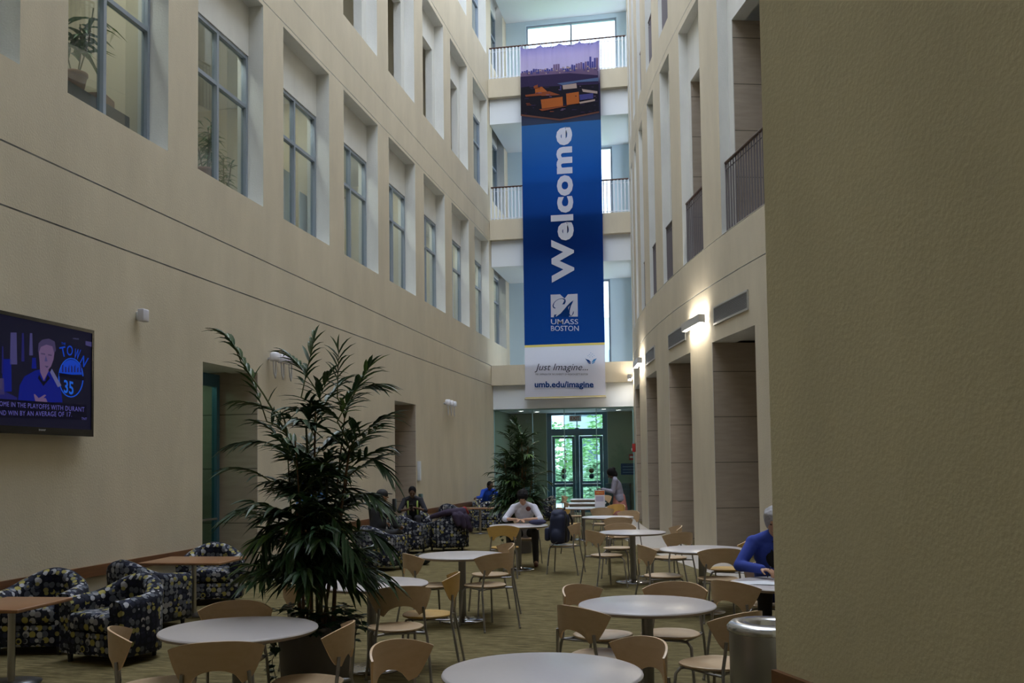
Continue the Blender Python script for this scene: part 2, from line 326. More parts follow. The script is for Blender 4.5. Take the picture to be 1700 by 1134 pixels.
# alcoves
mb = MB()
for a, b, dep in ((11.67, 13.28, .72), (19.8, 21.36, 1.3)):
    for y0, y1 in ((a - .12, a - .0), (b + .0, b + .12)): mb.box(XL - dep - 1.2 if a < 15 else XL - dep, XL - .425, y0, y1, 0, 3.3, 0)
    mb.box(XL - dep - (1.2 if a < 15 else 0), XL - .425, a - .12, b + .12, 3.18, 3.3, 1)
for b in (13.28, 21.36): mb.box(XL - .42, XL - .004, b - .014, b - .001, 0, 3.158, 0)   # stone lining of the far jambs
mb.box(XL - 1.32, XL - 1.3, 19.7, 21.5, 0, 3.3, 0)
struct('wall_alcoves', mb, [LIME, WHITE])
def window(n, mb_parent_name, x, y0, y1, z0, z1):
    w = thing(mb_parent_name, None, None); w['kind'] = 'structure'
    f = MB(); t = .055; ym = y0 + (y1 - y0) * .52; zt = z1 - (z1 - z0) * .34
    for a, b in ((y0, y0 + t), (ym - t / 2, ym + t / 2), (y1 - t, y1)): f.box(x - .06, x + .02, a, b, z0, z1)
    for a, b in ((z0, z0 + t), (zt - t / 2, zt + t / 2), (z1 - t, z1)): f.box(x - .055, x + .015, y0 + t, y1 - t, a, b)
    f.build('window_frame', FRAMEL, w)
    g = MB()
    for a, b in ((y0 + t, ym - t / 2), (ym + t / 2, y1 - t)):
        for c, d in ((z0 + t, zt - t / 2), (zt + t / 2, z1 - t)): g.box(x - .032, x - .026, a, b, c, d)
    g.build('window_pane', GLASS, w)
n = 0
for k, r in glazed:
    n += 1; a, b = wy(k); s, h, t = rows[r]; window(n, 'window_%d' % n, XL - .27, a + .005, b - .005, s + .003, t - .003)
# right curved wall
ysR = [y * .5 for y in range(-12, 68)]
gf = [(15.33, 17.37), (18.8, 20.75), (22.24, 24.08), (25.81, 27.67)]
up = [(14.7, 16.7), (17.75, 19.2), (20.1, 21.1), (21.99, 22.94), (23.89, 24.7), (25.5, 26.2), (27.1, 27.8), (28.6, 29.2)]
holesR = [(a, b, 0, 3.86) for a, b in gf] + [(a, b, 5.62, 10.3) for a, b in up] + [(a, b, 11.06, 15.6) for a, b in up]
holesR += [(30.2, 32.5, a, b) for a, b in ((4.95, 8.0), (9.55, 12.6), (14.1, 17.2))]  # added openings, out of view, to let sky light into the bay
holesR += [(Y0, YB, 4.862, 4.88), (Y0, YB, 5.60, 5.612), (Y0, YB, 10.45, 10.465)]
mb = MB(); wall_grid(mb, right_map, 0, .18, ysR, [0, ZT], holesR, 0, 1)
holesQ = [(a, b, 0, 3.86) for a, b in gf] + [(a, b - .22 * (b - a) / 2, 5.62, 9.25) for a, b in up] + [(a, b - .22 * (b - a) / 2, 11.06, 14.4) for a, b in up]
holesQ += [(30.2, 32.5, a, b) for a, b in ((4.95, 8.0), (9.55, 12.6), (14.1, 17.2))]  # same added openings through the inner leaf, for the sky light
wall_grid(mb, right_map, .18, .42, ysR, [0, ZT], holesQ, 1, 1)
struct('wall_right', mb, [PLASTER, WHITE])
mb = MB()
for a, b in gf:
    for y in (a, b):
        e = .008 if y == a else -.008
        A = right_map(.004); B = right_map(2.2)
        p = [A(y + e, 0), B(y + e, 0), B(y + e, 3.858), A(y + e, 3.858)]; q = [(x, yy - 20 * e if y == b else yy - 20 * e, z) for x, yy, z in p]
        mb.add(p, [(0, 1, 2, 3)]); p2 = right_map(.424); q = [p2(y - 15 * e, 0), B(y - 15 * e, 0), B(y - 15 * e, 3.86), p2(y - 15 * e, 3.86)]
        mb.add(q, [(3, 2, 1, 0)])
for a, b in up:
    b2 = b - .22 * (b - a) / 2
    for z0, z1 in ((5.62, 9.25), (11.06, 14.4)):
        A = right_map(.19); B = right_map(1.3)
        mb.add([A(b2 - .008, z0), B(b2 - .008, z0), B(b2 - .008, z1), A(b2 - .008, z1)], [(0, 1, 2, 3)])
struct('wall_stone_linings', mb, [LIME])
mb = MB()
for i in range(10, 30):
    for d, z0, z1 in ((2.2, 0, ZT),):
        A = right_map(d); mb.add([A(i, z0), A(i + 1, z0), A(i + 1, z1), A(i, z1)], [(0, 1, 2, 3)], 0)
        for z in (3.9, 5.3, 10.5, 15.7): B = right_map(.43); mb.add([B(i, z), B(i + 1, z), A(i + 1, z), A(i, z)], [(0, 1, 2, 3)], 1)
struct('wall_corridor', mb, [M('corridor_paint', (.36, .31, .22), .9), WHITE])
# floor, stone borders
# wooden rails and plinths along the left wall
segs = ((Y0, 11.62), (13.33, 19.75), (21.42, GY - .05))
for i, (a, b) in enumerate(segs):
    mb = MB(); mb.box(XL + .001, XL + .035, a, b, .62, .735, 0); struct('trim_%d' % (i + 1), mb, [WALNUT])
    mb = MB(); mb.box(XL + .001, XL + .012, a, b, .01, .12, 0); struct('baseboard_%s' % ('near', 'middle', 'far')[i], mb, [STONE])
# bridges and back bay
xw = xr(31) + .6
levels = ((4.245, 4.87, 3.50), (8.85, 9.49, 8.03), (13.43, 14.03, 12.63))
for i, (z0, z1, zh) in enumerate(levels):
    mb = MB(); mb.box(XL + .01, xw, GY, YB, z0, z1, 0)
    mb.box(XL + .01, xw, GY + .2, GY + .4, zh, z0, 1); mb.box(XL + .01, xw, GY + .4, YB, zh - .0 + .005, zh + .12, 1)
    struct('ceiling_bridge', mb, [PLASTER, WHITEP])
mb = MB(); mb.box(XL + .01, xw, GY - .3, YB, 17.25, 17.45); mb.box(-11, 9, Y0 - .2, 4.0, ZT, ZT + .2); mb.box(-11, 2.2, GY - .1, YB + .3, ZT, ZT + .2)
mb.box(-11, XL + .2, 3, GY, ZT, ZT + .2); mb.box(2.5, 9, 3, GY, ZT, ZT + .2)
struct('ceiling', mb, [WHITEP])
# back wall with its glazing
def back_map(d): return lambda x, z: (x, YB + d, z)
holesB = [(-5.15, -3.08, 0, 3.5), (-4.85, -2.9, 4.9, 8.02), (-4.85, -2.75, 9.5, 12.6), (-5.68, -2.52, 15.2, 17.1)]
mb = MB(); wall_grid(mb, back_map, 0, .3, [-11, 2.5], [0, ZT], holesB, 0, 0, flip=False)
struct('wall_back', mb, [M('bay_blue_daylight', (.58, .72, .82), .8)])  # bluish daylight is put into the bay wall's colour
mb = MB()
for a, b in ((XL + .011, -5.16), (-3.07, 2.4)): mb.box(a, b, YB - .012, YB - .001, 0, 3.5)
mb.box(XL + .001, XL + .012, GY + .31, YB - .013, 0, 3.5); struct('wall_vestibule', mb, [M('vestibule_green', (.22, .28, .20), .8)])
mb = MB(); mb.box(-11, 9, Y0 - .2, Y0, 0, ZT); mb.box(8.8, 9, Y0, 24, 0, ZT); struct('wall_rear', mb, [PLASTER])  # side wall stops short so sky light reaches the added bay openings
for (a, b, z0, z1) in holesB[1:]:
    n += 1; w = thing('window_%d' % n, None, None); w['kind'] = 'structure'; f = MB(); g = MB(); t = .06
    ms = [a, (a + b) / 2 - t / 2, b - t]
    for x in ms: f.box(x, x + t, YB + .05, YB + .13, z0, z1)
    for z in (z0, z1 - t): f.box(a + t, b - t, YB + .055, YB + .125, z, z + t)
    g.box(a + t, b - t, YB + .085, YB + .095, z0 + t, z1 - t)
    f.build('window_frame', FRAMEL, w); g.build('window_pane', CLEAR, w)
# railings on the two upper bridges
def railing(label, pts, z0, z1, mbar, mrail, gap, rr=.012, post=None):
    r = thing('balcony_railing', label, 'railing', pts[0][:2] + (z0,)); off = Vector(pts[0][:2] + (z0,))
    b = MB(); L_ = [0]
    for p, q in zip(pts, pts[1:]): L_.append(L_[-1] + (Vector(q) - Vector(p)).length)
    def P_(s):
        for i in range(len(pts) - 1):
            if s <= L_[i + 1] + 1e-6: return Vector(pts[i]).lerp(Vector(pts[i + 1]), (s - L_[i]) / (L_[i + 1] - L_[i]))
        return Vector(pts[-1])
    n_ = max(2, int(L_[-1] / gap))
    for i in range(n_ + 1):
        p = P_(L_[-1] * i / n_); x, y = p.x - off.x, p.y - off.y
        b.box(x - rr, x + rr, y - rr, y + rr, 0, z1 - z0 - .02)
    q = [P_(L_[-1] * i / 6) for i in range(7)]
    b.tube([(p.x - off.x, p.y - off.y, .05) for p in q], .014, 6)
    b.tube([(p.x - off.x, p.y - off.y, z1 - z0 - .12) for p in q], .010, 6)
    tag(b.build('balusters', mbar, r), kind='stuff')
    h = MB(); h.tube([(p.x - off.x, p.y - off.y, z1 - z0) for p in q], .028, 8); h.build('handrail', mrail, r)
railing('dark-topped metal railing on the upper bridge, where the banner hangs', [(XL + .05, GY + .07), (xr(29.7) - .03, GY + .07)], 14.033, 15.05, RAILM, HANDR, .11, .017)
railing('metal railing on the middle bridge, crossing behind the banner', [(XL + .05, GY + .07), (xr(29.7) - .03, GY + .07)], 9.493, 10.54, RAILM, HANDR, .11, .017)
names = ['nearest tall opening beside the big near wall', 'second tall opening from the near wall', 'third tall opening from the near wall', 'fourth opening along the curved wall', 'fifth opening along the curved wall', 'sixth opening along the curved wall', 'seventh opening along the curved wall', 'farthest opening of the curved wall']
for i, (a, b) in enumerate(up):
    for z0, lv in ((5.63, 'lower'), (11.07, 'upper')):
        if i == 0 and lv == 'upper': continue
        A = right_map(.09); y2 = b - .01 * 2; p, q = A(a + .03, 0), A(y2, 0)
        railing('dark vertical-bar railing in the %s, %s row' % (names[i], lv), [p[:2], q[:2]], z0, z0 + 1.22, RAILD, HANDR, .115, .013)
# grilles and wall washers on the curved wall
def on_curve(mb, y0, y1, d0, d1, z0, z1, mi=0, n_=8):
    for i in range(n_):
        a = y0 + (y1 - y0) * i / n_; b = y0 + (y1 - y0) * (i + 1) / n_
        ps = [right_map(d)(y, z) for z in (z0, z1) for y in (a, b) for d in (d0, d1)]
        mb.add(ps, [(0, 1, 3, 2), (4, 6, 7, 5), (0, 2, 6, 4), (1, 5, 7, 3)] + ([(0, 4, 5, 1)] if i == 0 else []) + ([(2, 3, 7, 6)] if i == n_ - 1 else []), mi)
GM = M('grille_metal', (.30, .30, .32), .5, .4)
for y0, y1, w_ in ((15.55, 17.2, 'nearest long air grille high on the curved wall, right of the brightest wall light'), (19.1, 20.65, 'second air grille, between the two brighter wall lights'), (22.4, 23.9, 'farthest air grille, beside the smaller far wall light')):
    t = thing('air_grille', w_, 'air grille'); a = MB()
    on_curve(a, y0, y1, -.022, -.002, 4.14, 4.17); on_curve(a, y0, y1, -.022, -.002, 4.43, 4.46); on_curve(a, y0, y0 + .03, -.022, -.002, 4.17, 4.43, 0, 1); on_curve(a, y1 - .03, y1, -.022, -.002, 4.17, 4.43, 0, 1)
    a.build('frame', M('grille_frame', (.45, .44, .42), .5, .3), t); s_ = MB()
    for z in range(11): on_curve(s_, y0 + .03, y1 - .03, -.016, -.007, 4.175 + z * .024, 4.187 + z * .024)
    s_.build('slats', GM, t); k = MB(); on_curve(k, y0 + .03, y1 - .03, -.006, -.002, 4.17, 4.43); k.build('duct_plate', M('duct_dark', (.10, .10, .11), .7), t)
EM = E_('lamp_tube', (1, .93, .80), 46)
for y0, y1, w_ in ((17.55, 18.75, 'brightest linear wall light, nearest on the curved wall'), (24.3, 25.6, 'smaller linear wall light farther along the curved wall'), (28.8, 29.45, 'farthest wall light at the end of the curved wall, seen end-on')):
    t = thing('wall_light', w_, 'wall light'); a = MB()
    on_curve(a, y0, y1, -.18, -.165, 4.25, 4.40); on_curve(a, y0, y1, -.165, -.03, 4.305, 4.315); on_curve(a, y0 + .2, y0 + .5, -.03, 0, 4.28, 4.34); on_curve(a, y1 - .5, y1 - .2, -.03, 0, 4.28, 4.34)
    on_curve(a, y0, y0 + .01, -.165, -.06, 4.25, 4.40, 0, 1); on_curve(a, y1 - .01, y1, -.165, -.06, 4.25, 4.40, 0, 1)
    a.build('housing', M('lamp_housing', (.62, .60, .58), .4, .4), t); e = MB()
    on_curve(e, y0 + .03, y1 - .03, -.15, -.07, 4.355, 4.375); e.build('upper_tube', EM, t); e = MB(); on_curve(e, y0 + .03, y1 - .03, -.15, -.07, 4.262, 4.28); e.build('lower_tube', EM, t)
# ------------------------------------------------------------------ vestibule
VX1 = xr(30) - .02
mb = MB(); gx = [XL + .02, -5.15, -4.15, -3.15, VX1]
w = thing('window_40', None, None); w['kind'] = 'structure'
g = MB()
for a, b in zip(gx, gx[1:]):
    g.box(a + .006, b - .006, GY + .28, GY + .292, .01, 3.49)
g.build('window_pane', CLEAR, w)
f = MB()
for x in gx: f.box(x - .012, x + .012, GY + .275, GY + .297, 0, 3.49)
f.box(XL + .02, VX1, GY + .27, GY + .30, 3.46, 3.50); f.build('window_frame', M('glass_edge', (.25, .42, .45), .3), w)
# entrance doors
t = thing('door_2', None, None); t['kind'] = 'structure'; f = MB(); Yd = YB + .04
X0, X1 = -5.15, -3.08
for a, b in ((X0, X0 + .16), (X1 - .16, X1), (-4.18, -4.05)): f.box(a, b, Yd, Yd + .12, 0, 2.98 if a == -4.18 else 3.5)
f.box(X0, X1, Yd + .01, Yd + .11, 2.72, 2.95); f.box(X0, X1, Yd + .01, Yd + .11, 3.42, 3.5); f.box(-4.13, -4.10, Yd + .02, Yd + .1, 2.95, 3.45)
f.build('door_frame', DOORF, t)
g = MB(); g.box(X0 + .16, X1 - .16, Yd + .05, Yd + .06, 2.95, 3.42); g.build('window_pane', CLEAR, t)
for a, b, hx in ((X0 + .17, -4.19, -1), (-4.04, X1 - .17, 1)):
    d = MB()
    for p, q in ((a, a + .10), (b - .10, b)): d.box(p, q, Yd + .02, Yd + .07, .02, 2.70)
    for z0, z1 in ((.02, .25), (2.62, 2.70), (.98, 1.17)): d.box(a + .1, b - .1, Yd + .025, Yd + .065, z0, z1)
    leaf = d.build('door_leaf', DOORF, t)
    h = MB(); h.tube([(a + .08, Yd - .03, 1.08), (b - .08, Yd - .03, 1.08)], .018, 8); h.tube([(a + .1, Yd - .03, 1.08), (a + .1, Yd + .03, 1.08)], .012, 6); h.tube([(b - .1, Yd - .03, 1.08), (b - .1, Yd + .03, 1.08)], .012, 6); h.build('push_bar', CHROME, leaf)
    p = MB(); p.box(a + .1, b - .1, Yd + .04, Yd + .048, .25, 2.62); p.build('door_pane', CLEAR, leaf)
    for z, nm, c in ((1.52, 'round_sticker', M('olive_sticker', (.12, .12, .05), .5)), (1.33, 'round_sticker', M('blue_sticker', (.02, .07, .14), .5))):
        s_ = MB(); s_.m = Matrix.Translation(((a + b) / 2, Yd + .036, z)) @ Matrix.Rotation(PI / 2, 4, 'X'); s_.lathe([(0, 0), (.085, 0), (.085, .004), (0, .004)], 24); s_.build(nm, c, leaf)
for x, y in ((-5.7, 30.9), (-5.3, 31.6), (-3.0, 30.9), (-2.6, 31.6)):
    k = thing('ceiling_downlight', 'small round recessed downlight in the entrance vestibule ceiling', 'downlight', (x, y, 3.5), 0, 'vestibule downlights')
    a = MB(); a.lathe([(.08, 0), (.10, 0), (.10, -.012), (.08, -.012), (.08, 0)], 20); a.build('trim_ring', WHITEP, k); a = MB(); a.lathe([(0, -.004), (.078, -.004)], 20); a.build('lamp', E_('warm_lamp', (1, .93, .8), 30), k)
for x, z, nm, lb in ((-2.28, 1.96, 'fire_alarm', 'small red fire alarm on the wall right of the entrance doors'),):
    k = thing(nm, lb, 'fire alarm', (x, YB - .013, z)); a = MB(); a.bbox(-.08, .08, -.06, 0, -.1, .1, .01); a.build('housing', M('alarm_red', (.35, .02, .02), .4), k); a = MB(); a.bbox(-.05, .05, -.075, -.06, -.03, .03, .004); a.build('strobe', M('strobe', (.7, .7, .7), .2), k)
k = thing('wall_sign', 'dark blue rectangular notice board on the wall right of the entrance doors', 'sign', (-2.38, YB - .013, 1.55)); a = MB(); a.box(-.26, .26, -.03, 0, -.18, .2, 0)
for z in (.08, -.02, -.11): a.box(-.2, .2, -.034, -.0302, z, z + .02, 1)
a.build('board', [M('sign_blue', (.02, .05, .14), .4), M('sign_lines', (.2, .3, .45), .5)], k)
k = thing('wall_mounted_cabinet', 'low dark bench cabinet against the vestibule wall behind the standing woman', 'cabinet', (-2.72, YB - .25, FLOOR)); a = MB(); a.bbox(-.4, .4, -.2, .2, 0, .95, .01); a.build('body', M('dark_teal', (.03, .06, .07), .4), k); a = MB(); a.bbox(-.42, .42, -.22, .22, .95, .98, .005); a.build('top', M('dark_top', (.05, .08, .09), .3), k)
x_ = xr(26.2); k = thing('fire_alarm', 'red fire alarm with white strobe on the curved wall beyond the wall lights', 'fire alarm', (xr(28.3), 28.3, 2.2), .0); a = MB(); a.bbox(-.09, 0.0, -.1, .1, -.12, .12, .01); a.build('housing', MATS['alarm_red'], k); a = MB(); a.bbox(-.12, -.09, -.05, .05, -.08, -.01, .004); a.build('strobe', MATS['strobe'], k)
# exit sign hanging inside the vestibule
k = thing('exit_sign', 'small hanging exit sign above the entrance doors', 'exit sign', (-4.1, 32.2, 3.28)); a = MB(); a.bbox(-.2, .2, -.03, .03, -.1, .1, .01); a.build('housing', WHITEP, k); a = MB(); text_on(a, 'EXIT', lambda p, q: (-.15 + .3 * p, -.033, -.06 + .12 * q), 0, .02); a.build('letters', M('exit_red', (.5, .03, .02), .5), k); a = MB(); a.tube([(0, 0, .1), (0, 0, .22)], .01, 6); a.build('stem', WHITEP, k)
# green glazed door in the first alcove
t = thing('door_1', None, None); t['kind'] = 'structure'; f = MB(); xd = XL - .62
for a, b in ((11.69, 11.77), (13.18, 13.262)): f.box(xd - .06, xd + .02, a, b, 0, 3.14)
f.box(xd - .055, xd + .015, 11.77, 13.18, 2.96, 3.14); f.box(xd - .055, xd + .015, 11.77, 13.18, .0, .12); f.build('door_frame', DOORF, t)
g = MB(); g.box(xd - .03, xd - .022, 11.77, 13.18, .12, 2.96); g.build('door_pane', GREENG, t)
h = MB(); h.tube([(xd + .06, 11.85, 1.02), (xd + .06, 13.1, 1.02)], .016, 8); h.tube([(xd, 13.1, 1.02), (xd + .062, 13.1, 1.02)], .012, 6); h.tube([(xd, 11.86, 1.02), (xd + .062, 11.86, 1.02)], .012, 6); h.build('push_bar', STEEL, t)
mb = MB(); mb.box(XL - 1.95, XL - 1.85, 11.4, 13.5, 0, 3.3, 0); struct('wall_hallway', mb, [M('green_hall_paint', (.33, .50, .36), .8)])
k = thing('door_notice', 'small yellow notice stuck on the green glass door', 'notice', (xd - .015, 11.98, 1.3)); a = MB(); a.box(-.002, .002, -.1, .1, -.14, .14, 0); a.box(.0021, .003, -.06, .06, -.02, .06, 1); a.build('sheet', [M('yellow_paper', (.6, .45, .05), .7), M('notice_print', (.2, .12, .02), .7)], k)
k = thing('ceiling_downlight', 'round downlight in the soffit of the green door alcove', 'downlight', (XL - 1.2, 12.5, 3.178)); a = MB(); a.lathe([(0, -.004), (.11, -.004)], 20); a.build('lamp', E_('hall_lamp', (.9, 1, .85), 75), k); a = MB(); a.lathe([(.11, 0), (.14, 0), (.14, -.01), (.11, -.01), (.11, 0)], 20); a.build('trim_ring', WHITEP, k)
# ------------------------------------------------------------------ outside
mb = MB(); mb.box(-60, 60, YB + .3, 45, FLOOR - .12, FLOOR - .02, 0); struct('ground_pavement', mb, [M('concrete', (.5, .5, .48), .9, 0, .1, 4)])
mb = MB(); mb.box(-60, 60, 45, 140, FLOOR - .12, FLOOR - .02, 0); struct('ground_lawn', mb, [M('grass_green', (.14, .30, .06), .9, 0, .3, 3)])
mb = MB(); mb.box(-60, 60, 52, 54.5, FLOOR - .019, FLOOR - .005, 0); struct('ground_road', mb, [M('asphalt', (.45, .45, .47), .9)])
b = thing('office_building', 'pale grey block seen through the glass above the entrance doors', 'building', (-12.2, 88, FLOOR)); a = MB(); a.box(0, 14, 0, 12, 0, 15); a.build('wall', M('far_building', (.42, .46, .55), .8), b)
for i in range(4):
    for j in range(3): a = MB(); a.box(1 + i * 3.2, 3 + i * 3.2, -.05, 0, 2 + j * 4, 4 + j * 4); a.build('window', M('far_window', (.1, .14, .2), .2), b)
rnd = random.Random(5)
LEAFT = M('tree_leaf', (.26, .46, .20), .6, 0, .4, 2); BARK = M('bark', (.12, .09, .06), .9)
for i, (x, y, s_) in enumerate(((-11.5, 46, 1.0), (-6.8, 49, .8), (-4.9, 61, 1.25), (-12, 66, 1.3), (-17, 62, 1.2), (2, 63, 1.1))):
    k = thing('leafy_tree', ('broad green tree on the lawn left of the doorway view', 'small bright green tree right outside the entrance doors', 'green tree in the middle distance seen through the right door leaf', 'tall far tree left of the doors', 'tall tree at the far left beyond the glass', 'far tree to the right of the doors')[i], 'tree', (x, y, FLOOR - .02))
    a = MB(); a.tube([(0, 0, 0), (.05, 0, 1.5 * s_), (0, .1, 3 * s_)], [.16 * s_, .12 * s_, .05 * s_], 8); a.build('trunk', BARK, k); a = MB()
    for _ in range(900):
        th = rnd.uniform(0, 2 * PI); ph = math.acos(rnd.uniform(-1, 1)); r = rnd.uniform(.55, 1) * 1.9 * s_
        c = Vector((r * math.sin(ph) * math.cos(th), r * math.sin(ph) * math.sin(th), 3.0 * s_ + r * .95 * math.cos(ph))); R_ = Matrix.Rotation(rnd.uniform(0, 6.3), 3, 'Z') @ Matrix.Rotation(rnd.uniform(-1, 1), 3, 'X'); q = .2 * s_
        a.add([c + R_ @ Vector(p) * q for p in ((-1, 0, 0), (0, -.5, .1), (1, 0, 0), (0, .5, .1))], [(0, 1, 2, 3)])
    a.build('crown', LEAFT, k)
for i, (x, y, w_, h_) in enumerate(((-7.6, 41, .75, 1.9), (-5.9, 41.6, .7, 1.4), (-4.3, 41.2, .65, 1.8), (-10.4, 57, 1.45, 3.4), (-7.2, 57.6, 1.45, 2.7), (-3.9, 57, 1.4, 2.3), (-13.6, 56, 1.4, 2.6))):
    k = thing('leafy_shrub', ('bushy shrub seen through the left door leaf', 'low shrub seen between the two door leaves', 'small shrub seen through the right door leaf', 'big far shrub behind the left door leaf', 'far shrub behind the door stile', 'far low shrub at the right edge of the doorway', 'shrub hidden mostly by the wall left of the doors')[i], 'shrub', (x, y, FLOOR - .02))
    a = MB(); a.tube([(0, 0, 0), (0, .05, h_ * .6)], [.08, .03], 6); a.build('stem', BARK, k); a = MB()
    for _ in range(800):
        th = rnd.uniform(0, 2 * PI); r = math.sqrt(rnd.random()); z = rnd.uniform(.02, 1); e_ = math.sqrt(max(.05, 1 - (z - .35) ** 2 * 1.6))
        c = Vector((r * w_ * e_ * math.cos(th), r * w_ * e_ * math.sin(th), z * h_)); R_ = Matrix.Rotation(rnd.uniform(0, 6.3), 3, 'Z') @ Matrix.Rotation(rnd.uniform(-1.2, 1.2), 3, 'X'); q = .16
        a.add([c + R_ @ Vector(p) * q for p in ((-1, 0, 0), (0, -.5, .1), (1, 0, 0), (0, .5, .1))], [(0, 1, 2, 3)])
    a.build('foliage', M('shrub_leaf', (.34, .52, .30), .6, 0, .5, 2), k)

k = thing('dome_camera', 'tiny dark dome camera under the bridge just below the banner foot', 'camera', (-4.05, GY + .195, 4.05)); a = MB(); a.bbox(-.16, .16, -.17, -.002, .02, .07, .01); a.build('mount', M('dome_mount', (.2, .2, .2), .5), k); a = MB(); a.ell((0, -.09, .0), (.07, .07, .06)); a.build('dome', BLACK, k)
# ------------------------------------------------------------------ banner
BY = 29.42
bw0, bw1 = -5.29, -2.80; bz0, bz1 = 3.78, 14.90
ban = thing('hanging_banner', 'tall blue welcome banner with a skyline photo and white foot, hung from the upper bridge', 'banner', ((bw0 + bw1) / 2, BY, bz0))
ban_t = Vector(((bw0 + bw1) / 2, BY, bz0))
rnd = random.Random(3)
def bpt(u, v, d=0):
    p = hit(u, v, 1, BY); return Vector((p.x, BY - d, p.z)) - ban_t
def wave(x, z):
    t = max(0, (z - 9.0) / 2.1); return .018 * t * math.sin(x * 21) + .010 * t * math.sin(x * 47 + 1) + .006 * math.sin(x * 5 + z * .9)
def cloth(zlo, zhi, nx, nz, mi, mb, top=False):
    vs = []; fs = []
    for j in range(nz + 1):
        for i in range(nx + 1):
            a = i / nx; x = (a - .5) * (bw1 - bw0) ; z = zlo + (zhi - zlo) * j / nz
            if top and j == nz: z -= .10 * abs(math.sin(a * PI * 4.0)) ** .7
            vs.append((x, wave(x, z), z))
    for j in range(nz):
        for i in range(nx): k = j * (nx + 1) + i; fs.append((k, k + 1, k + nx + 2, k + nx + 1))
    mb.add(vs, fs, mi, True)
H = bz1 - bz0; zf = 5.38 - bz0
mb = MB(); cloth(.0, .05, 40, 1, 1, mb); cloth(.05, zf, 40, 6, 0, mb); cloth(zf, zf + .07, 40, 1, 1, mb)
mb.build('white_foot', [mat_cloth('banner_white', (.74, .74, .86), .35), mat_cloth('banner_yellow', (.72, .60, .18), .35)], ban)
zp = hit(930, 204, 1, BY).z - bz0
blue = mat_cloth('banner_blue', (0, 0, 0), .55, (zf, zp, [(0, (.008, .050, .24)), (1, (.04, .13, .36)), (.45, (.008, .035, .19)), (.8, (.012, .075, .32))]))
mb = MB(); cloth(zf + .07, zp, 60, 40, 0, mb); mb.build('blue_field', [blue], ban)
photo = mat_cloth('banner_dusk_sky', (0, 0, 0), .6, (zp, H, [(0, (.05, .06, .11)), (1, (.26, .24, .55)), (.45, (.05, .04, .10)), (.68, (.58, .50, .74)), (.85, (.48, .40, .66))]))
mb = MB(); cloth(zp, H, 60, 30, 0, mb, True); mb.build('printed_sky', [photo], ban)
def patch(mb, pts, mi, d=.022):
    ps = [bpt(u, v) for u, v in pts]; mb.add([(p.x, wave(p.x, p.z) - d, p.z) for p in ps], [tuple(range(len(ps)))], mi)
CC = lambda n_, c, t=.5: mat_cloth(n_, c, t)
pm = [CC('print_far_shore', (.06, .045, .11)), CC('print_towers', (.09, .09, .30)), CC('print_orange_brick', (.55, .16, .05)), CC('print_dark_trees', (.030, .028, .04)), CC('print_pale_roof', (.55, .42, .38)), CC('print_water', (.13, .19, .36)), CC('print_mauve', (.22, .15, .27)), CC('print_shoreline', (.20, .09, .07)), CC('print_deep_orange', (.34, .10, .05))]
mb = MB()
patch(mb, [(864.5, 122), (992, 113), (993, 137), (864.5, 140)], 6, .012)
patch(mb, [(864.5, 128), (993, 118), (993, 140), (864.5, 146)], 0, .016)
for i in range(34):
    u = 866 + i * 3.75; h = rnd.uniform(2, 6) if u < 945 else rnd.uniform(4, 13)
    if 917 < u < 927: h = 11
    if u > 984: h = 17
    if 975 < u < 981: h = 20
    y = 122 - (u - 865) * .07; patch(mb, [(u, y + 3), (u + 3.2, y + 3), (u + 3.2, y - h), (u, y - h)], 1 if rnd.random() < .7 else 6, .02)
for i in range(26): u = 866 + rnd.random() * 124; v = 121 + rnd.uniform(-3, 5) - (u - 865) * .06; patch(mb, [(u, v), (u + 3, v), (u + 3, v - 2), (u, v - 2)], 4, .024)
patch(mb, [(864.6, 146), (900, 140), (993.5, 137), (995, 185), (930, 199), (864.6, 192)], 3, .018)
patch(mb, [(925, 139), (993.5, 129), (993.5, 135), (960, 137), (935, 142)], 5, .024)
for q, c in (([(888, 142), (917, 138), (917, 153), (889, 156)], 2), ([(917, 141), (932, 139), (932, 150), (918, 152)], 1), ([(934, 142), (957, 139), (958, 147), (935, 149)], 4), ([(898, 166), (934, 161), (935, 176), (900, 181)], 2), ([(940, 156), (961, 153), (962, 172), (941, 175)], 2), ([(872, 158), (898, 155), (900, 159), (873, 161)], 8), ([(962, 170), (988, 165), (988, 168), (963, 173)], 4), ([(966, 148), (992, 152), (992, 156), (968, 153)], 4), ([(888, 155), (912, 152), (930, 158), (900, 160)], 8), ([(895, 182), (932, 177), (945, 176), (900, 185)], 8), ([(886, 144), (893, 141), (893, 146), (887, 148)], 8), ([(962, 158), (985, 155), (985, 164), (963, 167)], 1)): patch(mb, q, c, .026)
for i in range(60):
    u = rnd.uniform(867, 990); v = rnd.uniform(141, 190); w_ = rnd.uniform(2, 8); patch(mb, [(u, v + 1.2), (min(u + w_, 993), v + 1), (min(u + w_, 993), v), (u, v)], rnd.choice([0, 3, 8, 6, 0]), .025)
patch(mb, [(864.8, 190), (930, 198), (995, 185), (995, 187.5), (930, 200.5), (864.8, 193)], 7, .028)
mb.build('printed_shoreline', pm, ban)
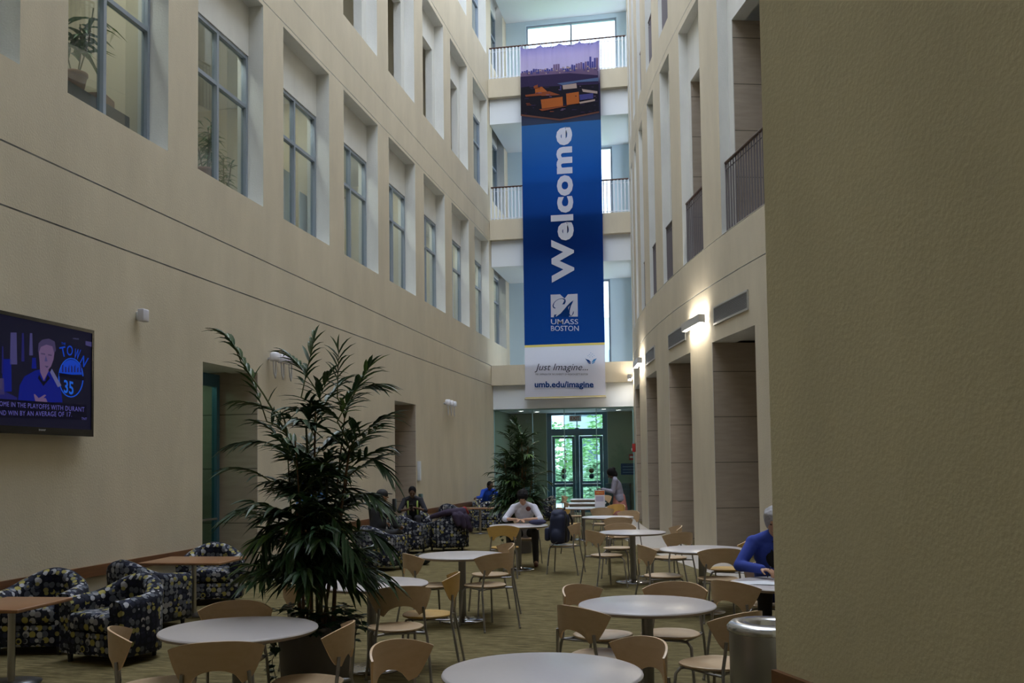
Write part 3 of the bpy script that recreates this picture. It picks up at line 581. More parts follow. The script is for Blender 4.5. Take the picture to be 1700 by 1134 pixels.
# lettering
wm = [mat_cloth('banner_letter', (.72, .72, .80), .35)]
mb = MB()
def vtext(txt, u0, u1, v0, v1, off, space=1.05):
    """text that runs upward; its own up direction points left"""
    a = bpt(u1, v1); b = bpt(u0, v0)
    text_on(mb, txt, lambda p, q: (a.x + (b.x - a.x) * q, -.03 + wave(0, a.z), a.z + (b.z - a.z) * p), 0, off, 0, space)
vtext('Welcome', 912.5, 954, 213.5, 468, .04)
mb.build('welcome_lettering', wm, ban)
mb = MB()
def htext(txt, u0, u1, v0, v1, off=.02, shear=0, mi=0, space=1, d=.03):
    a = bpt(u0, v1); b = bpt(u1, v0); sk = (bpt(u1, v1).z - a.z) 
    text_on(mb, txt, lambda p, q: (a.x + (b.x - a.x) * p, -d, a.z + (b.z - bpt(u1, v1).z) * q + sk * p), mi, off, shear, space)
htext('UMASS', 915, 960, 530, 538.6, .007); htext('BOSTON', 915, 961, 541, 549.8, .01)
mb.build('university_lettering', wm, ban)
mb = MB()
patch(mb, [(914.3, 489.5), (930, 489), (937.5, 496), (943, 489), (959, 488), (959.5, 526), (945, 526), (944, 519), (943, 510), (936, 517), (924, 525.5), (920, 527), (915, 527)], 0, .03)
def swash(pts, ws, mi):
    n_ = len(pts)
    for i in range(n_ - 1):
        (x0, y0), (x1, y1) = pts[i], pts[i + 1]; dx, dy = x1 - x0, y1 - y0; l = math.hypot(dx, dy) or 1; nx, ny = -dy / l, dx / l
        patch(mb, [(x0 + nx * ws[i], y0 + ny * ws[i]), (x1 + nx * ws[i + 1], y1 + ny * ws[i + 1]), (x1 - nx * ws[i + 1], y1 - ny * ws[i + 1]), (x0 - nx * ws[i], y0 - ny * ws[i])], mi, .034)
swash([(922.5, 512), (919.5, 511), (918.3, 508), (920, 503), (924, 499), (929, 496.5), (934, 496), (937.5, 497.5), (938.5, 500), (936, 505), (931, 511), (926, 517), (922, 523), (921, 527)], [.5, 1, .9, .5, .4, .4, .6, 1.1, 1.5, 1.6, 1.6, 1.6, 1.6, 1.5], 1)
swash([(924, 526), (930, 523), (937, 516), (943, 509), (948, 503), (952, 499.5)], [.3, .9, 1.6, 1.6, 1, .3], 1)
swash([(951, 501), (947, 508), (945, 515), (944.5, 521), (947, 525), (950, 524), (952, 520), (952.5, 517)], [.4, 1.1, 1.3, 1.2, .6, .4, .8, .3], 1)
patch(mb, [(931, 526.5), (945.5, 525.5), (944, 517), (943.5, 510)], 1, .034)
mb.build('university_emblem', [wm[0], mat_cloth('banner_emblem_navy', (.010, .05, .2), .4)], ban)
mb = MB(); bk = mat_cloth('banner_black_ink', (.02, .02, .05), .2); nv = mat_cloth('banner_navy_ink', (.01, .05, .2), .2); lb_ = mat_cloth('banner_light_blue_ink', (.08, .28, .6), .2)
htext('Just Imagine...', 888, 976, 604, 618.5, -.004, .32, 0); htext('THE CAMPAIGN FOR THE UNIVERSITY OF MASSACHUSETTS BOSTON', 889, 976, 620, 623, .0, 0, 0); htext('umb.edu/imagine', 888, 985.5, 633, 646.5, .028, 0, 1)
mb.build('campaign_lettering', [bk, nv], ban)
mb = MB()
patch(mb, [(971.5, 595.5), (978, 598), (982, 602), (976, 601)], 0, .03); patch(mb, [(991, 595), (985.5, 597), (982, 602), (987.5, 600.5)], 1, .03); patch(mb, [(975, 601), (980.5, 602.5), (981, 604.5), (977.5, 603.5)], 0, .03); patch(mb, [(988.5, 600.5), (983, 602.5), (982.5, 604.5), (986.5, 603)], 1, .03)
for (u, v) in ((981, 586), (978.5, 589), (984, 588), (976.5, 591), (986.5, 590.5), (981.3, 590), (979.5, 593), (983.5, 592.5)): patch(mb, [(u - .6, v), (u, v - .8), (u + .6, v), (u, v + .8)], 1, .03)
mb.build('open_book_logo', [nv, lb_], ban)
mb = MB(); mb.tube([(bw0 - ban_t.x - .02, .0, .0), (bw1 - ban_t.x + .02, .0, 0)], .025, 8); mb.build('bottom_rod', M('rod_cream', (.5, .45, .33), .4), ban)
mb = MB()
for i in range(9):
    x = (i / 8 - .5) * (bw1 - bw0) * .98; mb.tube([(x, .01, H - .02), (x, GY + .03 - BY, H + .19), (x, GY + .11 - BY, H + .19), (x, GY + .108 - BY, H + .04), (x, .03, H - .04)], .006, 5)
mb.build('ties', M('cord', (.3, .3, .35), .6), ban)
# ------------------------------------------------------------------ television
TX = XL + .12
tv = thing('wall_television', 'large black flat television on the left wall showing a man in a blue shirt', 'television', (XL + .001, 8.15, 2.12))
def tp(u, v): p = hit(u, v, 0, TX + .012); return (p.y, p.z)
c0 = tp(158, 549); c1 = tp(154, 725); ty1 = (c0[0] + c1[0]) / 2; tz1, tz0 = c0[1], c1[1]; tw = (tz1 - tz0) * 1.72; ty0 = ty1 - tw
tt = Vector((XL + .001, 8.15, 2.12))
def tbox(mb, x0, x1, y0, y1, z0, z1, mi=0, b=0):
    a = (x0 - tt.x, x1 - tt.x, y0 - tt.y, y1 - tt.y, z0 - tt.z, z1 - tt.z)
    mb.bbox(*a, b, mi) if b else mb.box(*a, mi)
a = MB(); tbox(a, TX - .05, TX, ty0, ty1, tz0, tz1, 0, .008)
for y_0, y_1, z_0, z_1 in ((ty0, ty1, tz1 - .035, tz1), (ty0, ty1, tz0, tz0 + .07), (ty0, ty0 + .035, tz0 + .07, tz1 - .035), (ty1 - .035, ty1, tz0 + .07, tz1 - .035)): tbox(a, TX, TX + .012, y_0, y_1, z_0, z_1, 0)
a.build('housing', M('tv_black', (.008, .008, .009), .25), tv)
a = MB(); tbox(a, XL + .002, TX - .05, (ty0 + ty1) / 2 - .3, (ty0 + ty1) / 2 + .3, tz0 + .3, tz1 - .3); a.build('wall_bracket', BLACK, tv)
scr = MB(); sm = [E_('screen_dark', (.006, .006, .018), .62), E_('screen_shirt', (.003, .008, .16), .62), E_('screen_skin', (.12, .075, .16), .62), E_('screen_neon', (.006, .045, .42), .62), E_('screen_neon_core', (.012, .10, .55), .62), E_('screen_stripe', (.05, .045, .14), .62), E_('screen_caption', (.10, .09, .34), .62), E_('screen_bar', (.002, .002, .01), .62), E_('screen_hair', (.045, .035, .09), .62), E_('screen_blur', (.012, .012, .10), .62), E_('screen_grey', (.10, .10, .22), .62)]
tbox(scr, TX + .0005, TX + .002, ty0 + .035, ty1 - .035, tz0 + .07, tz1 - .035, 0)
_lv = [0]
def sp(pts, mi, lev):
    ps = []
    for u, v in pts: y, z = tp(u, v); ps.append((TX + .002 + lev * .0006 - tt.x, y - tt.y, z - tt.z))
    scr.add(ps, [tuple(range(len(ps)))], mi)
for u0, u1, v0, v1, mi in ((4, 8, 575, 620, 9), (18, 30, 552, 605, 5), (37, 42, 553, 600, 9), (50, 56, 553, 590, 5), (5, 21, 596, 650, 1), (0, 9, 628, 655, 8), (54, 62, 594, 612, 1)): sp([(u0, v1), (u1, v1), (u1 - 1, v0), (u0 + 1, v0)], mi, 1)
sp([(0, 645), (30, 660), (30, 668), (0, 668)], 9, 1)
sp([(31, 668), (34, 640), (42, 625), (60, 615), (70, 613), (84, 617), (95, 628), (103, 650), (105, 668)], 1, 2)
sp([(67, 603), (80, 600), (82, 616), (74, 632), (68, 618)], 2, 3)
face = [(65, 580), (66, 572), (72, 566), (82, 565), (90, 571), (92, 582), (90, 597), (86, 608), (79, 617), (72, 614), (67, 602)]; sp(face, 2, 4)
sp([(64, 584), (65, 570), (71, 564), (82, 562), (92, 567), (94, 582), (91, 586), (88, 575), (78, 572), (69, 576), (66, 584)], 8, 5)
sp([(69, 586), (76, 587), (76, 589), (69, 588)], 8, 5); sp([(81, 588), (87, 589), (87, 591), (81, 590)], 8, 5); sp([(75, 607), (82, 608), (79, 611)], 8, 5); sp([(77, 590), (80, 600), (75, 600)], 5, 5)
sp([(84, 618), (87, 612), (103, 640), (97, 643)], 10, 6); sp([(66, 622), (72, 633), (76, 633), (80, 622), (84, 628), (73, 641), (64, 628)], 7, 6)
for f_ in ([(57, 655), (59, 654), (66, 662), (64, 668), (60, 668)], [(64, 662), (75, 655), (78, 656), (70, 664)], [(62, 668), (66, 660), (77, 661), (80, 668)]): sp(f_, 2, 6)
def ring(cu, cv, ru, rv, w_, mi, lev, a0=0, a1=2 * PI, n_=28):
    for i in range(n_):
        t0 = a0 + (a1 - a0) * i / n_; t1 = a0 + (a1 - a0) * (i + 1) / n_
        sp([(cu + (ru - w_) * math.cos(t1), cv + (rv - w_) * math.sin(t1)), (cu + ru * math.cos(t1), cv + rv * math.sin(t1)), (cu + ru * math.cos(t0), cv + rv * math.sin(t0)), (cu + (ru - w_) * math.cos(t0), cv + (rv - w_) * math.sin(t0))], mi, lev)
ring(119, 627, 21, 33, 2, 3, 3); ring(119, 627, 20.5, 32.5, .7, 4, 4)
sp([(101, 618)] + [(119 + 18 * math.cos(t), 622 + 25 * math.sin(t)) for t in [PI + PI * i / 12 for i in range(13)]][0:13] + [(137, 622)], 3, 3)
sp([(99, 619), (141, 625), (141, 632), (99, 625)], 7, 5)
for i in range(7): u = 104 + i * 5; sp([(u, 618), (u, 606 + (i % 3) * 3), (u + 2.4, 605 + (i % 2) * 4), (u + 2.4, 618)], 9, 5)
for i, ch in enumerate('TOWN'):
    cu, cv, rr = ((106, 584, 12), (117, 582, 0), (129, 588, -12), (140, 600, -28))[i][:3]
    r_ = math.radians(rr)
    def fn(p, q, cu=cu, cv=cv, r_=r_):
        x = (p - .5) * 10; y = (q - .5) * 17; u = cu + x * math.cos(r_) - y * math.sin(r_); v = cv - (x * math.sin(r_) + y * math.cos(r_)); Y, Z = tp(u, v); return (TX + .002 + .0024 - tt.x, Y - tt.y, Z - tt.z)
    text_on(scr, ch, fn, 3, .01)
def sctext(txt, u0, v0, u1, v1, dv, mi, lev, off=.0, space=1):
    def fn(p, q): Y, Z = tp(u0 + (u1 - u0) * p, v0 + (v1 - v0) * p - dv * q); return (TX + .002 + lev * .0006 - tt.x, Y - tt.y, Z - tt.z)
    text_on(scr, txt, fn, mi, off, 0, space)
sctext('35', 107, 652, 123, 656, 22, 4, 6, .02)
sctext('THE', 103, 572, 110, 573, 4, 3, 4)
sp([(0, 662), (145, 672), (145, 697), (0, 693)], 7, 7)
sctext('OME IN THE PLAYOFFS WITH DURANT', 0, 674, 141, 684, 8, 6, 8, 0, 1.1); sctext('AND WIN BY AN AVERAGE OF 17.', -6, 689, 120, 692, 8, 6, 8, 0, 1.1); sctext('TNT', 136, 697, 145, 697.5, 4, 6, 8)
sctext('WARRIORS', 122, 563, 132, 564, 2.2, 10, 4); sp([(143, 566), (153, 568), (153, 576), (143, 573)], 5, 4)
scr.build('screen', sm, tv)
a = MB(); p = tp(70, 715.5); text_on(a, 'SHARP', lambda x, y: (TX + .0135 - tt.x, p[0] - .05 + .1 * x - tt.y, p[1] + .018 * y - tt.z), 0, .01); a.build('maker_mark', M('silver_print', (.4, .4, .4), .4), tv)
# ------------------------------------------------------------------ things on the walls
def wall_box(name, label, cat, u, v, sy, sz, dx, mats, parts=()):
    p = hit(u, v, 0, XL); k = thing(name, label, cat, (XL + .001, p.y, p.z)); a = MB(); a.bbox(0, dx, -sy / 2, sy / 2, -sz / 2, sz / 2, min(.012, dx * .3, sy * .3)); a.build('housing', mats, k); return k
k = wall_box('motion_sensor', 'small white wedge-shaped sensor high on the left wall beside the television', 'sensor', 227, 525, .05, .10, .05, WHITEP)
a = MB(); a.bbox(.05, .13, -.07, .05, -.07, .075, .012); a.build('sensor_head', M('sensor_white', (.62, .62, .70), .4), k)
def lamp_group(u0, u1, v0, lbl, n_, s=1.0):
    for i in range(n_):
        p = hit(u0 + (u1 - u0) * i / max(1, n_ - 1), v0 + 6 * i / max(1, n_ - 1) * s, 0, XL + .1)
        k = thing('wall_lamp', '%s %s' % (('left', 'middle', 'right')[i] if n_ == 3 else ('left', 'right')[i], lbl), 'lamp', (XL + .001, p.y, p.z))
        a = MB(); a.m = Matrix.Translation((.11, 0, 0)); a.lathe([(.0, .12), (.05, .118), (.072, .10), (.078, .0), (.07, -.012), (.0, -.014)], 20); a.build('lamp_shade', M('sconce_white', (.75, .75, .82), .35), k)
        b = MB(); b.tube([(.11, -.05, -.01), (.115, -.03, -.20), (.12, 0, -.27), (.115, .03, -.20), (.11, .05, -.01)], .012, 6); b.tube([(.0, 0, .02), (.06, 0, .02)], .02, 8); b.build('bracket', M('frosted_loop', (.62, .62, .66), .2, .3), k)
lamp_group(455, 481, 598, 'white wall lamp of the trio behind the big palm', 3)
lamp_group(743, 753, 671, 'white wall lamp of the far group near the bridge', 3, .5)
wall_box('door_actuator', 'black push-plate box on the wall left of the far stone alcove', 'switch box', 653, 839, .16, .28, .05, BLACK)
wall_box('door_actuator', 'dark push-plate box on the wall right of the far stone alcove', 'switch box', 696, 830, .16, .28, .07, M('dark_green_plastic', (.03, .06, .06), .4))
k = wall_box('wall_phone', 'narrow pale entry phone on the wall right of the far stone alcove', 'phone', 693.5, 782, .10, .45, .07, M('phone_white', (.6, .62, .66), .4))
# window-sill things
def leafblade(mb, base, d, L, w, droop=.3, mi=0, fold=.15):
    d = Vector(d).normalized(); s_ = d.cross(Vector((0, 0, 1))); s_ = s_.normalized() if s_.length > .01 else Vector((1, 0, 0)); up = s_.cross(d)
    vs = []; prof = ((0, .25), (.15, .8), (.4, 1), (.7, .7), (1, 0))
    for t, ww in prof:
        c = Vector(base) + d * L * t + Vector((0, 0, -droop * L * t * t)); e = s_ * w * .5 * ww
        vs += [c - e + up * fold * w * ww, c, c + e + up * fold * w * ww]
    fs = []
    for i in range(4): a = i * 3; fs += [(a, a + 1, a + 4, a + 3), (a + 1, a + 2, a + 5, a + 4)]
    mb.add(vs, fs, mi)
LEAF1 = M('leaf_dark', (.030, .075, .028), .42, 0, .45, 9); LEAF2 = M('leaf_bright', (.10, .19, .035), .45); SOIL = M('soil', (.03, .02, .015), 1)
TERRA = M('terracotta', (.30, .13, .07), .7)
def sill_plant(y, label, kind, seed, h, pot=.13, potmat=TERRA, z0=5.803, x=XL - .56):
    r = random.Random(seed); k = thing('potted_plant', label, 'potted plant', (x, y, z0)); a = MB(); a.lathe([(pot * .7, 0), (pot, pot * 1.5), (pot * 1.08, pot * 1.5), (pot * 1.08, pot * 1.75), (pot * .9, pot * 1.75), (pot * .85, pot * 1.5)], 20); a.build('pot', potmat, k)
    b = MB(); b.lathe([(0, pot * 1.55), (pot * .86, pot * 1.55)], 16); b.build('soil', SOIL, k); s_ = MB(); f = MB(); zb = pot * 1.5
    for i in range(5 if kind else 3):
        th = r.uniform(0, 6.3); q = Vector((math.cos(th), math.sin(th), 0)); top = q * r.uniform(.05, .22) + Vector((0, 0, h * r.uniform(.65, 1))); b0 = q * .03 + Vector((0, 0, zb)); s_.tube([b0, b0.lerp(top, .5) + q * .03, top], .008, 5)
        for j in range(26 if kind else 18):
            t = r.uniform(.3, 1); c = b0.lerp(top, t); ph = r.uniform(0, 6.3); leafblade(f, c, (math.cos(ph), math.sin(ph), r.uniform(-.1, .8)), r.uniform(.12, .26) * (1 if kind else 1.7), .030 if kind else .06, .5)
    s_.build('stems', M('stem', (.12, .12, .05), .7), k); f.build('foliage', M('sill_leaf', (.07, .17, .04), .5), k)
FL = 5.255
mb = MB(); mb.bbox(XL - 1.0, XL - .46, 9.5, 10.7, 5.255, 6.12, .01); k = tag(mb.build('window_cabinet', M('cabinet_dark', (.05, .04, .035), .5)), 'dark low cabinet inside the nearest first-floor window', 'cabinet')
sill_plant(9.85, 'broad-leaved plant in the nearest first-floor window', 0, 1, 1.15, .13, TERRA, 6.122, XL - .62)
mb = MB(); mb.m = Matrix.Translation((XL - .62, 10.3, 6.122)) @ Matrix.Rotation(.2, 4, 'Z'); mb.bbox(-.13, .13, -.16, .16, 0, .10, .01); mb.box(-.12, .12, -.15, .17, .101, .12, 0); tag(mb.build('paper_stack', M('folder_brown', (.30, .14, .07), .7)), 'brown folder stack on the cabinet in the nearest window', 'papers')
mb = MB(); mb.bbox(XL - 1.0, XL - .44, 12.0, 14.9, 5.255, 5.80, .01); tag(mb.build('window_ledge_cabinet', M('cabinet_pale', (.45, .42, .35), .6)), 'pale ledge cabinet inside the second first-floor window', 'cabinet')
sill_plant(12.75, 'tall palm in a terracotta pot in the second window', 1, 4, 1.15, .16); sill_plant(13.85, 'spiky plant in a white vase in the second window', 1, 9, 1.05, .09, WHITEP, x=XL - .90)
mb = MB(); mb.m = Matrix.Translation((XL - .45, 14.1, 5.802)); mb.box(-.02, .0, -.16, .16, 0, .42, 0); mb.box(.0005, .003, -.14, .14, .03, .20, 1); mb.box(.0005, .003, -.14, .14, .24, .39, 2); tag(mb.build('propped_poster', [WHITEP, M('poster_dark', (.1, .09, .09), .6), M('poster_grey', (.3, .3, .3), .6)]), 'small white and black poster propped in the second window', 'poster')
for i, (y, w_, h, c, l) in enumerate(((15.5, .5, 1.15, 0, 'grey-white board leaning in the left pane of the third window'), (16.15, .42, .95, 0, 'white board leaning in the right pane of the third window'), (18.4, .22, .75, 0, 'hanging white paper strip in the fourth window, left pane'), (19.2, .2, .75, 0, 'hanging white paper strip in the fourth window, right pane'))):
    mb = MB(); z = 5.3 if i < 2 else 6.1; mb.box(XL - .50, XL - .48, y - w_ / 2, y + w_ / 2, z, z + h + (.4 if i < 2 else 0)); o = tag(mb.build('leaning_board' if i < 2 else 'paper_strip', M('board_white', (.6, .62, .62), .7)), l, 'board' if i < 2 else 'paper')
# added light panels, mostly out of sight, to brighten the rooms behind the windows
def area(name, loc, sx, sy, power, colr=(1, .93, .82), rot=(0, 0, 0)):
    d = bpy.data.lights.new(name, 'AREA'); d.shape = 'RECTANGLE'; d.size = sx; d.size_y = sy; d.energy = power; d.color = colr; o = bpy.data.objects.new(name, d); col.objects.link(o); o.location = loc; o.rotation_euler = rot; return o
for k in range(-1, 9):
    y = wy(k)[0] + .97; k_ = thing('added_room_panel', 'added light panel brightening the room behind the first-floor windows', 'added light', (XL - .66, y, 8.449), 0, 'added room light panels')
    a = MB(); a.box(-.11, .11, -.6, .6, -.03, -.001); a.build('housing', WHITEP, k_); a = MB(); a.box(-.09, .09, -.57, .57, -.036, -.031); a.build('diffuser', E_('panel_glow', (1, .94, .82), 22), k_)
# near right wall, swung 27 degrees
ND = Vector((math.sin(math.radians(27)), -math.cos(math.radians(27)), 0)); NP = Vector((.34, 4.92, 0)); NN = Vector((math.cos(math.radians(27)), math.sin(math.radians(27)), 0))
def npt(s, d, z): p = NP + ND * s + NN * d; return (p.x, p.y, z)
def nbox(mb, s0, s1, d0, d1, z0, z1, mi=0):
    mb.add([npt(s, d, z) for z in (z0, z1) for d in (d0, d1) for s in (s0, s1)], [(0, 2, 3, 1), (4, 5, 7, 6), (0, 1, 5, 4), (2, 6, 7, 3), (0, 4, 6, 2), (1, 3, 7, 5)], mi)
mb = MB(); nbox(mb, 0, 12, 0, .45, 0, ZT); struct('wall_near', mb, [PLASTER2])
mb = MB(); nbox(mb, .0, 12, -.03, -.001, .62, .74); struct('trim_4', mb, [WALNUT])
mb = MB(); mb.box(-11, 9, Y0 - .2, YB + .3, FLOOR - .2, FLOOR); struct('floor', mb, [CARPET])
mb = MB(); mb.box(XL + .002, XL + .32, 13.3, GY - .1, FLOOR + .001, FLOOR + .006)
for i in range(20, 60):
    y = i * .5; A = right_map(0); B = right_map(-.95)
    p = [(a_[0], a_[1], FLOOR + .007) for a_ in (A(y, 0), A(y + .5, 0), B(y + .5, 0), B(y, 0))]; mb.add(p, [(3, 2, 1, 0)])
struct('floor_border', mb, [STONE])
# ------------------------------------------------------------------ cafe chairs
def Rz(phi): return Matrix.Rotation(-phi, 4, 'Z')
def make_chair(wood, label, group):
    t = item('cafe_chair', label, 'chair', (0, 0, 0), 0, group)
    nx, nz = 24, 8; th = .006
    def bp(a, b, off):
        zt = .815 - .055 * abs(a) ** 2.3; zb = .575 + (.082 * math.sqrt(max(0, 1 - (a / .70) ** 2)) if abs(a) < .70 else 0) + (.02 * (abs(a) - .7) / .3 if abs(a) > .7 else 0)
        an = math.radians((35 + 19 * b ** .8)) * a; R_ = .315 + off; z = zb + (zt - zb) * b
        return (R_ * math.sin(an), .075 - R_ * math.cos(an) - .05 * (z - .58), z)
    mb = MB()
    for off, fl in ((th, 0), (-th, 1)):
        vs = [bp(2 * i / nx - 1, j / nz, off) for j in range(nz + 1) for i in range(nx + 1)]
        mb.add(vs, [((k, k + 1, k + nx + 2, k + nx + 1) if not fl else (k + nx + 1, k + nx + 2, k + 1, k)) for j in range(nz) for i in range(nx) for k in [j * (nx + 1) + i]], 0, True)
    def strip(pts):
        vs = [bp(a, b, o) for a, b in pts for o in (th, -th)]; mb.add(vs, [(2 * i, 2 * i + 1, 2 * i + 3, 2 * i + 2) for i in range(len(pts) - 1)], 1)
    strip([(2 * i / nx - 1, 1) for i in range(nx + 1)]); strip([(1 - 2 * i / nx, 0) for i in range(nx + 1)]); strip([(-1, j / nz) for j in range(nz + 1)]); strip([(1, 1 - j / nz) for j in range(nz + 1)])
    edge = M('ply_edge', (.72, .50, .30), .4); mb.build('backrest', [wood, edge], t)
    mb = MB(); N_ = 36; vs = []
    def sq(a, r, z):
        c, s_ = math.cos(a), math.sin(a); e = .72; x = .225 * (abs(c) ** e) * (1 if c > 0 else -1); y = .215 * (abs(s_) ** e) * (1 if s_ > 0 else -1)
        if y < 0: x *= 1 - .28 * (-y / .215)
        return (x * r, y * r + .03, z)
    rings = [(0, .452), (.5, .450), (.85, .455), (.97, .462), (1, .458), (1, .450), (.97, .446), (.85, .440), (.5, .436), (0, .437)]
    for r, z in rings: vs += [sq(2 * PI * k / N_, max(r, .001), z) for k in range(N_)]
    mb.add(vs, [(i * N_ + k, i * N_ + (k + 1) % N_, (i + 1) * N_ + (k + 1) % N_, (i + 1) * N_ + k) for i in range(len(rings) - 1) for k in range(N_)], 0, True); mb.build('seat', [wood], t)
    CH = M('chair_tube', (.34, .33, .34), .32, .9)
    for s_ in (-1, 1):
        mb = MB(); mb.tube([(s_ * .175, -.205, .64), (s_ * .182, -.20, .56), (s_ * .195, -.19, .46), (s_ * .205, -.20, .40), (s_ * .225, -.27, .006)], .011, 8); mb.cap((s_ * .225, -.27, .012), (s_ * .225, -.27, .006), .013, .013, 8); mb.build('leg', CH, t)
        mb = MB(); mb.tube([(s_ * .10, .17, .425), (s_ * .155, .20, .42), (s_ * .185, .215, .385), (s_ * .215, .245, .006)], .011, 8); mb.cap((s_ * .215, .245, .012), (s_ * .215, .245, .006), .013, .013, 8); mb.build('leg', CH, t)
    mb = MB(); mb.tube([(-.10, .17, .425), (.10, .17, .425)], .010, 8); mb.tube([(-.198, -.19, .43), (-.12, -.14, .43), (.12, -.14, .43), (.198, -.19, .43)], .010, 8)
    for s_ in (-1, 1): mb.tube([(s_ * .12, -.14, .43), (s_ * .10, .17, .428)], .009, 6); mb.tube([(s_ * .14, .19, .425), (s_ * .198, -.10, .43), (s_ * .2, -.19, .43)], .008, 6)
    mb.build('seat_frame', CH, t); return t
# back-top pixel, facing angle clockwise from the hall's length, wood, label
chairs = [
 (190, 1043, 58, 0, 'birch cafe chair seen edge-on at the left end of the nearest left round table'),
 (357, 1067, -24, 0, 'birch cafe chair, broad back to us, in front of the nearest left round table'),
 (394, 999, 165, 0, 'birch cafe chair facing us behind the nearest left table'),
 (583, 1034, -98, 0, 'birch cafe chair in front of the big grey planter, seat towards the left table'),
 (640, 1065, 112, 0, 'birch cafe chair at the left of the nearest centre round table'),
 (1060, 1063, -128, 0, 'birch cafe chair at the right of the nearest centre round table'),
 (946, 1007, 40, 0, 'birch cafe chair nearest the aisle at the table beside the waste bin'),
 (957, 972, 118, 0, 'birch cafe chair tucked behind the aisle chair at the bin-side table'),
 (1125, 966, 190, 0, 'birch cafe chair facing us behind the bin-side round table'),
 (1211, 964, 42, 0, 'birch cafe chair back-on between the bin-side table and the writer\'s table'),
 (1245, 1017, -48, 0, 'birch cafe chair half hidden behind the waste bin'),
 (1200, 911, -10, 0, 'birch cafe chair back-on at the second table along the curved wall'),
 (1247, 896, -80, 1, 'amber cafe chair partly hidden beside the person in the blue jacket'),
 (1061, 905, 68, 0, 'birch cafe chair seen edge-on left of the second table along the curved wall'),
 (1134, 884, -38, 0, 'birch cafe chair angled away, behind the second table along the curved wall'),
 (1119, 873, -105, 0, 'birch cafe chair facing left at the right of the middle-distance table'),
 (977, 881, 52, 0, 'birch cafe chair standing alone left of the middle-distance table'),
 (1032, 869, 188, 0, 'birch cafe chair facing us behind the middle-distance table'),
 (1026, 859, -5, 0, 'birch cafe chair back-on in front of the paper-topped far table'),
 (1048, 847.5, 205, 0, 'birch cafe chair facing us on the right of the paper-topped far table'),
 (1000, 843, -8, 0, 'birch cafe chair back-on, directly below the menu card'),
 (1028, 837, -150, 1, 'amber cafe chair in front of the standing woman'),
 (936, 833, 80, 0, 'birch cafe chair, lower of the two at the left of the far rectangular table'),
 (933, 823, 95, 0, 'birch cafe chair, upper of the two at the left of the far rectangular table'),
 (928, 843, 50, 1, 'amber cafe chair standing apart left of the far tables'),
 (1002, 822, 180, 0, 'birch cafe chair at the farthest table before the entrance doors'),
 (831, 919, -46, 0, 'birch cafe chair back-on at the right of the aisle table'),
 (851, 902, -118, 0, 'birch cafe chair facing the aisle table, just behind its companion'),
 (742, 951, -100, 1, 'amber cafe chair right of the round table beside the palm'),
 (668, 974, -28, 0, 'birch cafe chair with its dark back to us at the round table beside the palm'),
 (678, 919, 52, 0, 'birch cafe chair left of the aisle table, by the patterned armchair'),
 (470, 962, 62, 0, 'birch cafe chair behind the palm leaves, left of the round table'),
 (834, 873, -6, 1, 'amber cafe chair back-on at the reader\'s table'),
]
c1_ = make_chair(BIRCH, '', 'birch cafe chairs'); c2_ = make_chair(BIRCH2, '', 'amber cafe chairs'); used = [False, False]
def place_chair(x, y, phi, w_, label):
    src = (c1_, c2_)[w_]
    if not used[w_]: used[w_] = True; src.location = (x, y, FLOOR); src.rotation_euler = (0, 0, -phi); src['label'] = label; return src
    return dup(src, (x, y, FLOOR), -phi, label)
# ------------------------------------------------------------------ round tables
def make_table():
    t = item('round_table', '', 'table', (0, 0, 0), 0, 'round cafe tables')
    a = MB(); a.lathe([(0, .706), (.455, .706), (.478, .712), (.49, .722), (.492, .73)], 64, mi=1); a.lathe([(.492, .73), (.488, .738), (.480, .741), (0, .741)], 64, mi=0); a.build('tabletop', [LAM, EDGE], t)
    a = MB(); a.lathe([(.042, .03), (.042, .70)], 24); a.lathe([(.042, .69), (.14, .700), (.14, .706)], 24); a.build('pedestal', M('brushed_post', (.24, .235, .24), .38, .9), t)
    a = MB(); a.lathe([(0, .0), (.255, .0), (.26, .006), (.255, .014), (.14, .026), (.05, .034), (.05, .05), (0, .05)], 48); a.build('base', M('polished_base', (.45, .45, .48), .16, 1), t); return t
tabs = [((900, 1115), 'round grey table nearest to us, cut by the bottom of the picture'), ((1074, 1003), 'round grey table left of the waste bin'), ((397, 1043), 'round grey table at the front left beside the patterned armchairs'), ((767, 921), 'round grey table in the open aisle right of the big palm'),
        ((617, 968), 'round grey table half behind the big palm'), ((1050, 883), 'round grey table in the middle distance before the curved wall'), ((1165, 911), 'round grey table in front of the curved wall, third from the bin'), ((1310, 968), 'round grey table where the person in the blue jacket writes'),
        ((861, 872), 'round grey table where the reader in the white shirt leans'), ((1009, 858), 'round far table with a sheet of paper on it'), ((968, 843), 'round far table just below the menu card')]
t0 = make_table(); TP = []
for i, ((u, v), lb) in enumerate(tabs):
    p = at(u, v, .74); TP.append(p)
    if i == 0: t0.location = (p.x, p.y, FLOOR); t0['label'] = lb
    else: dup(t0, (p.x, p.y, FLOOR), 0, lb)
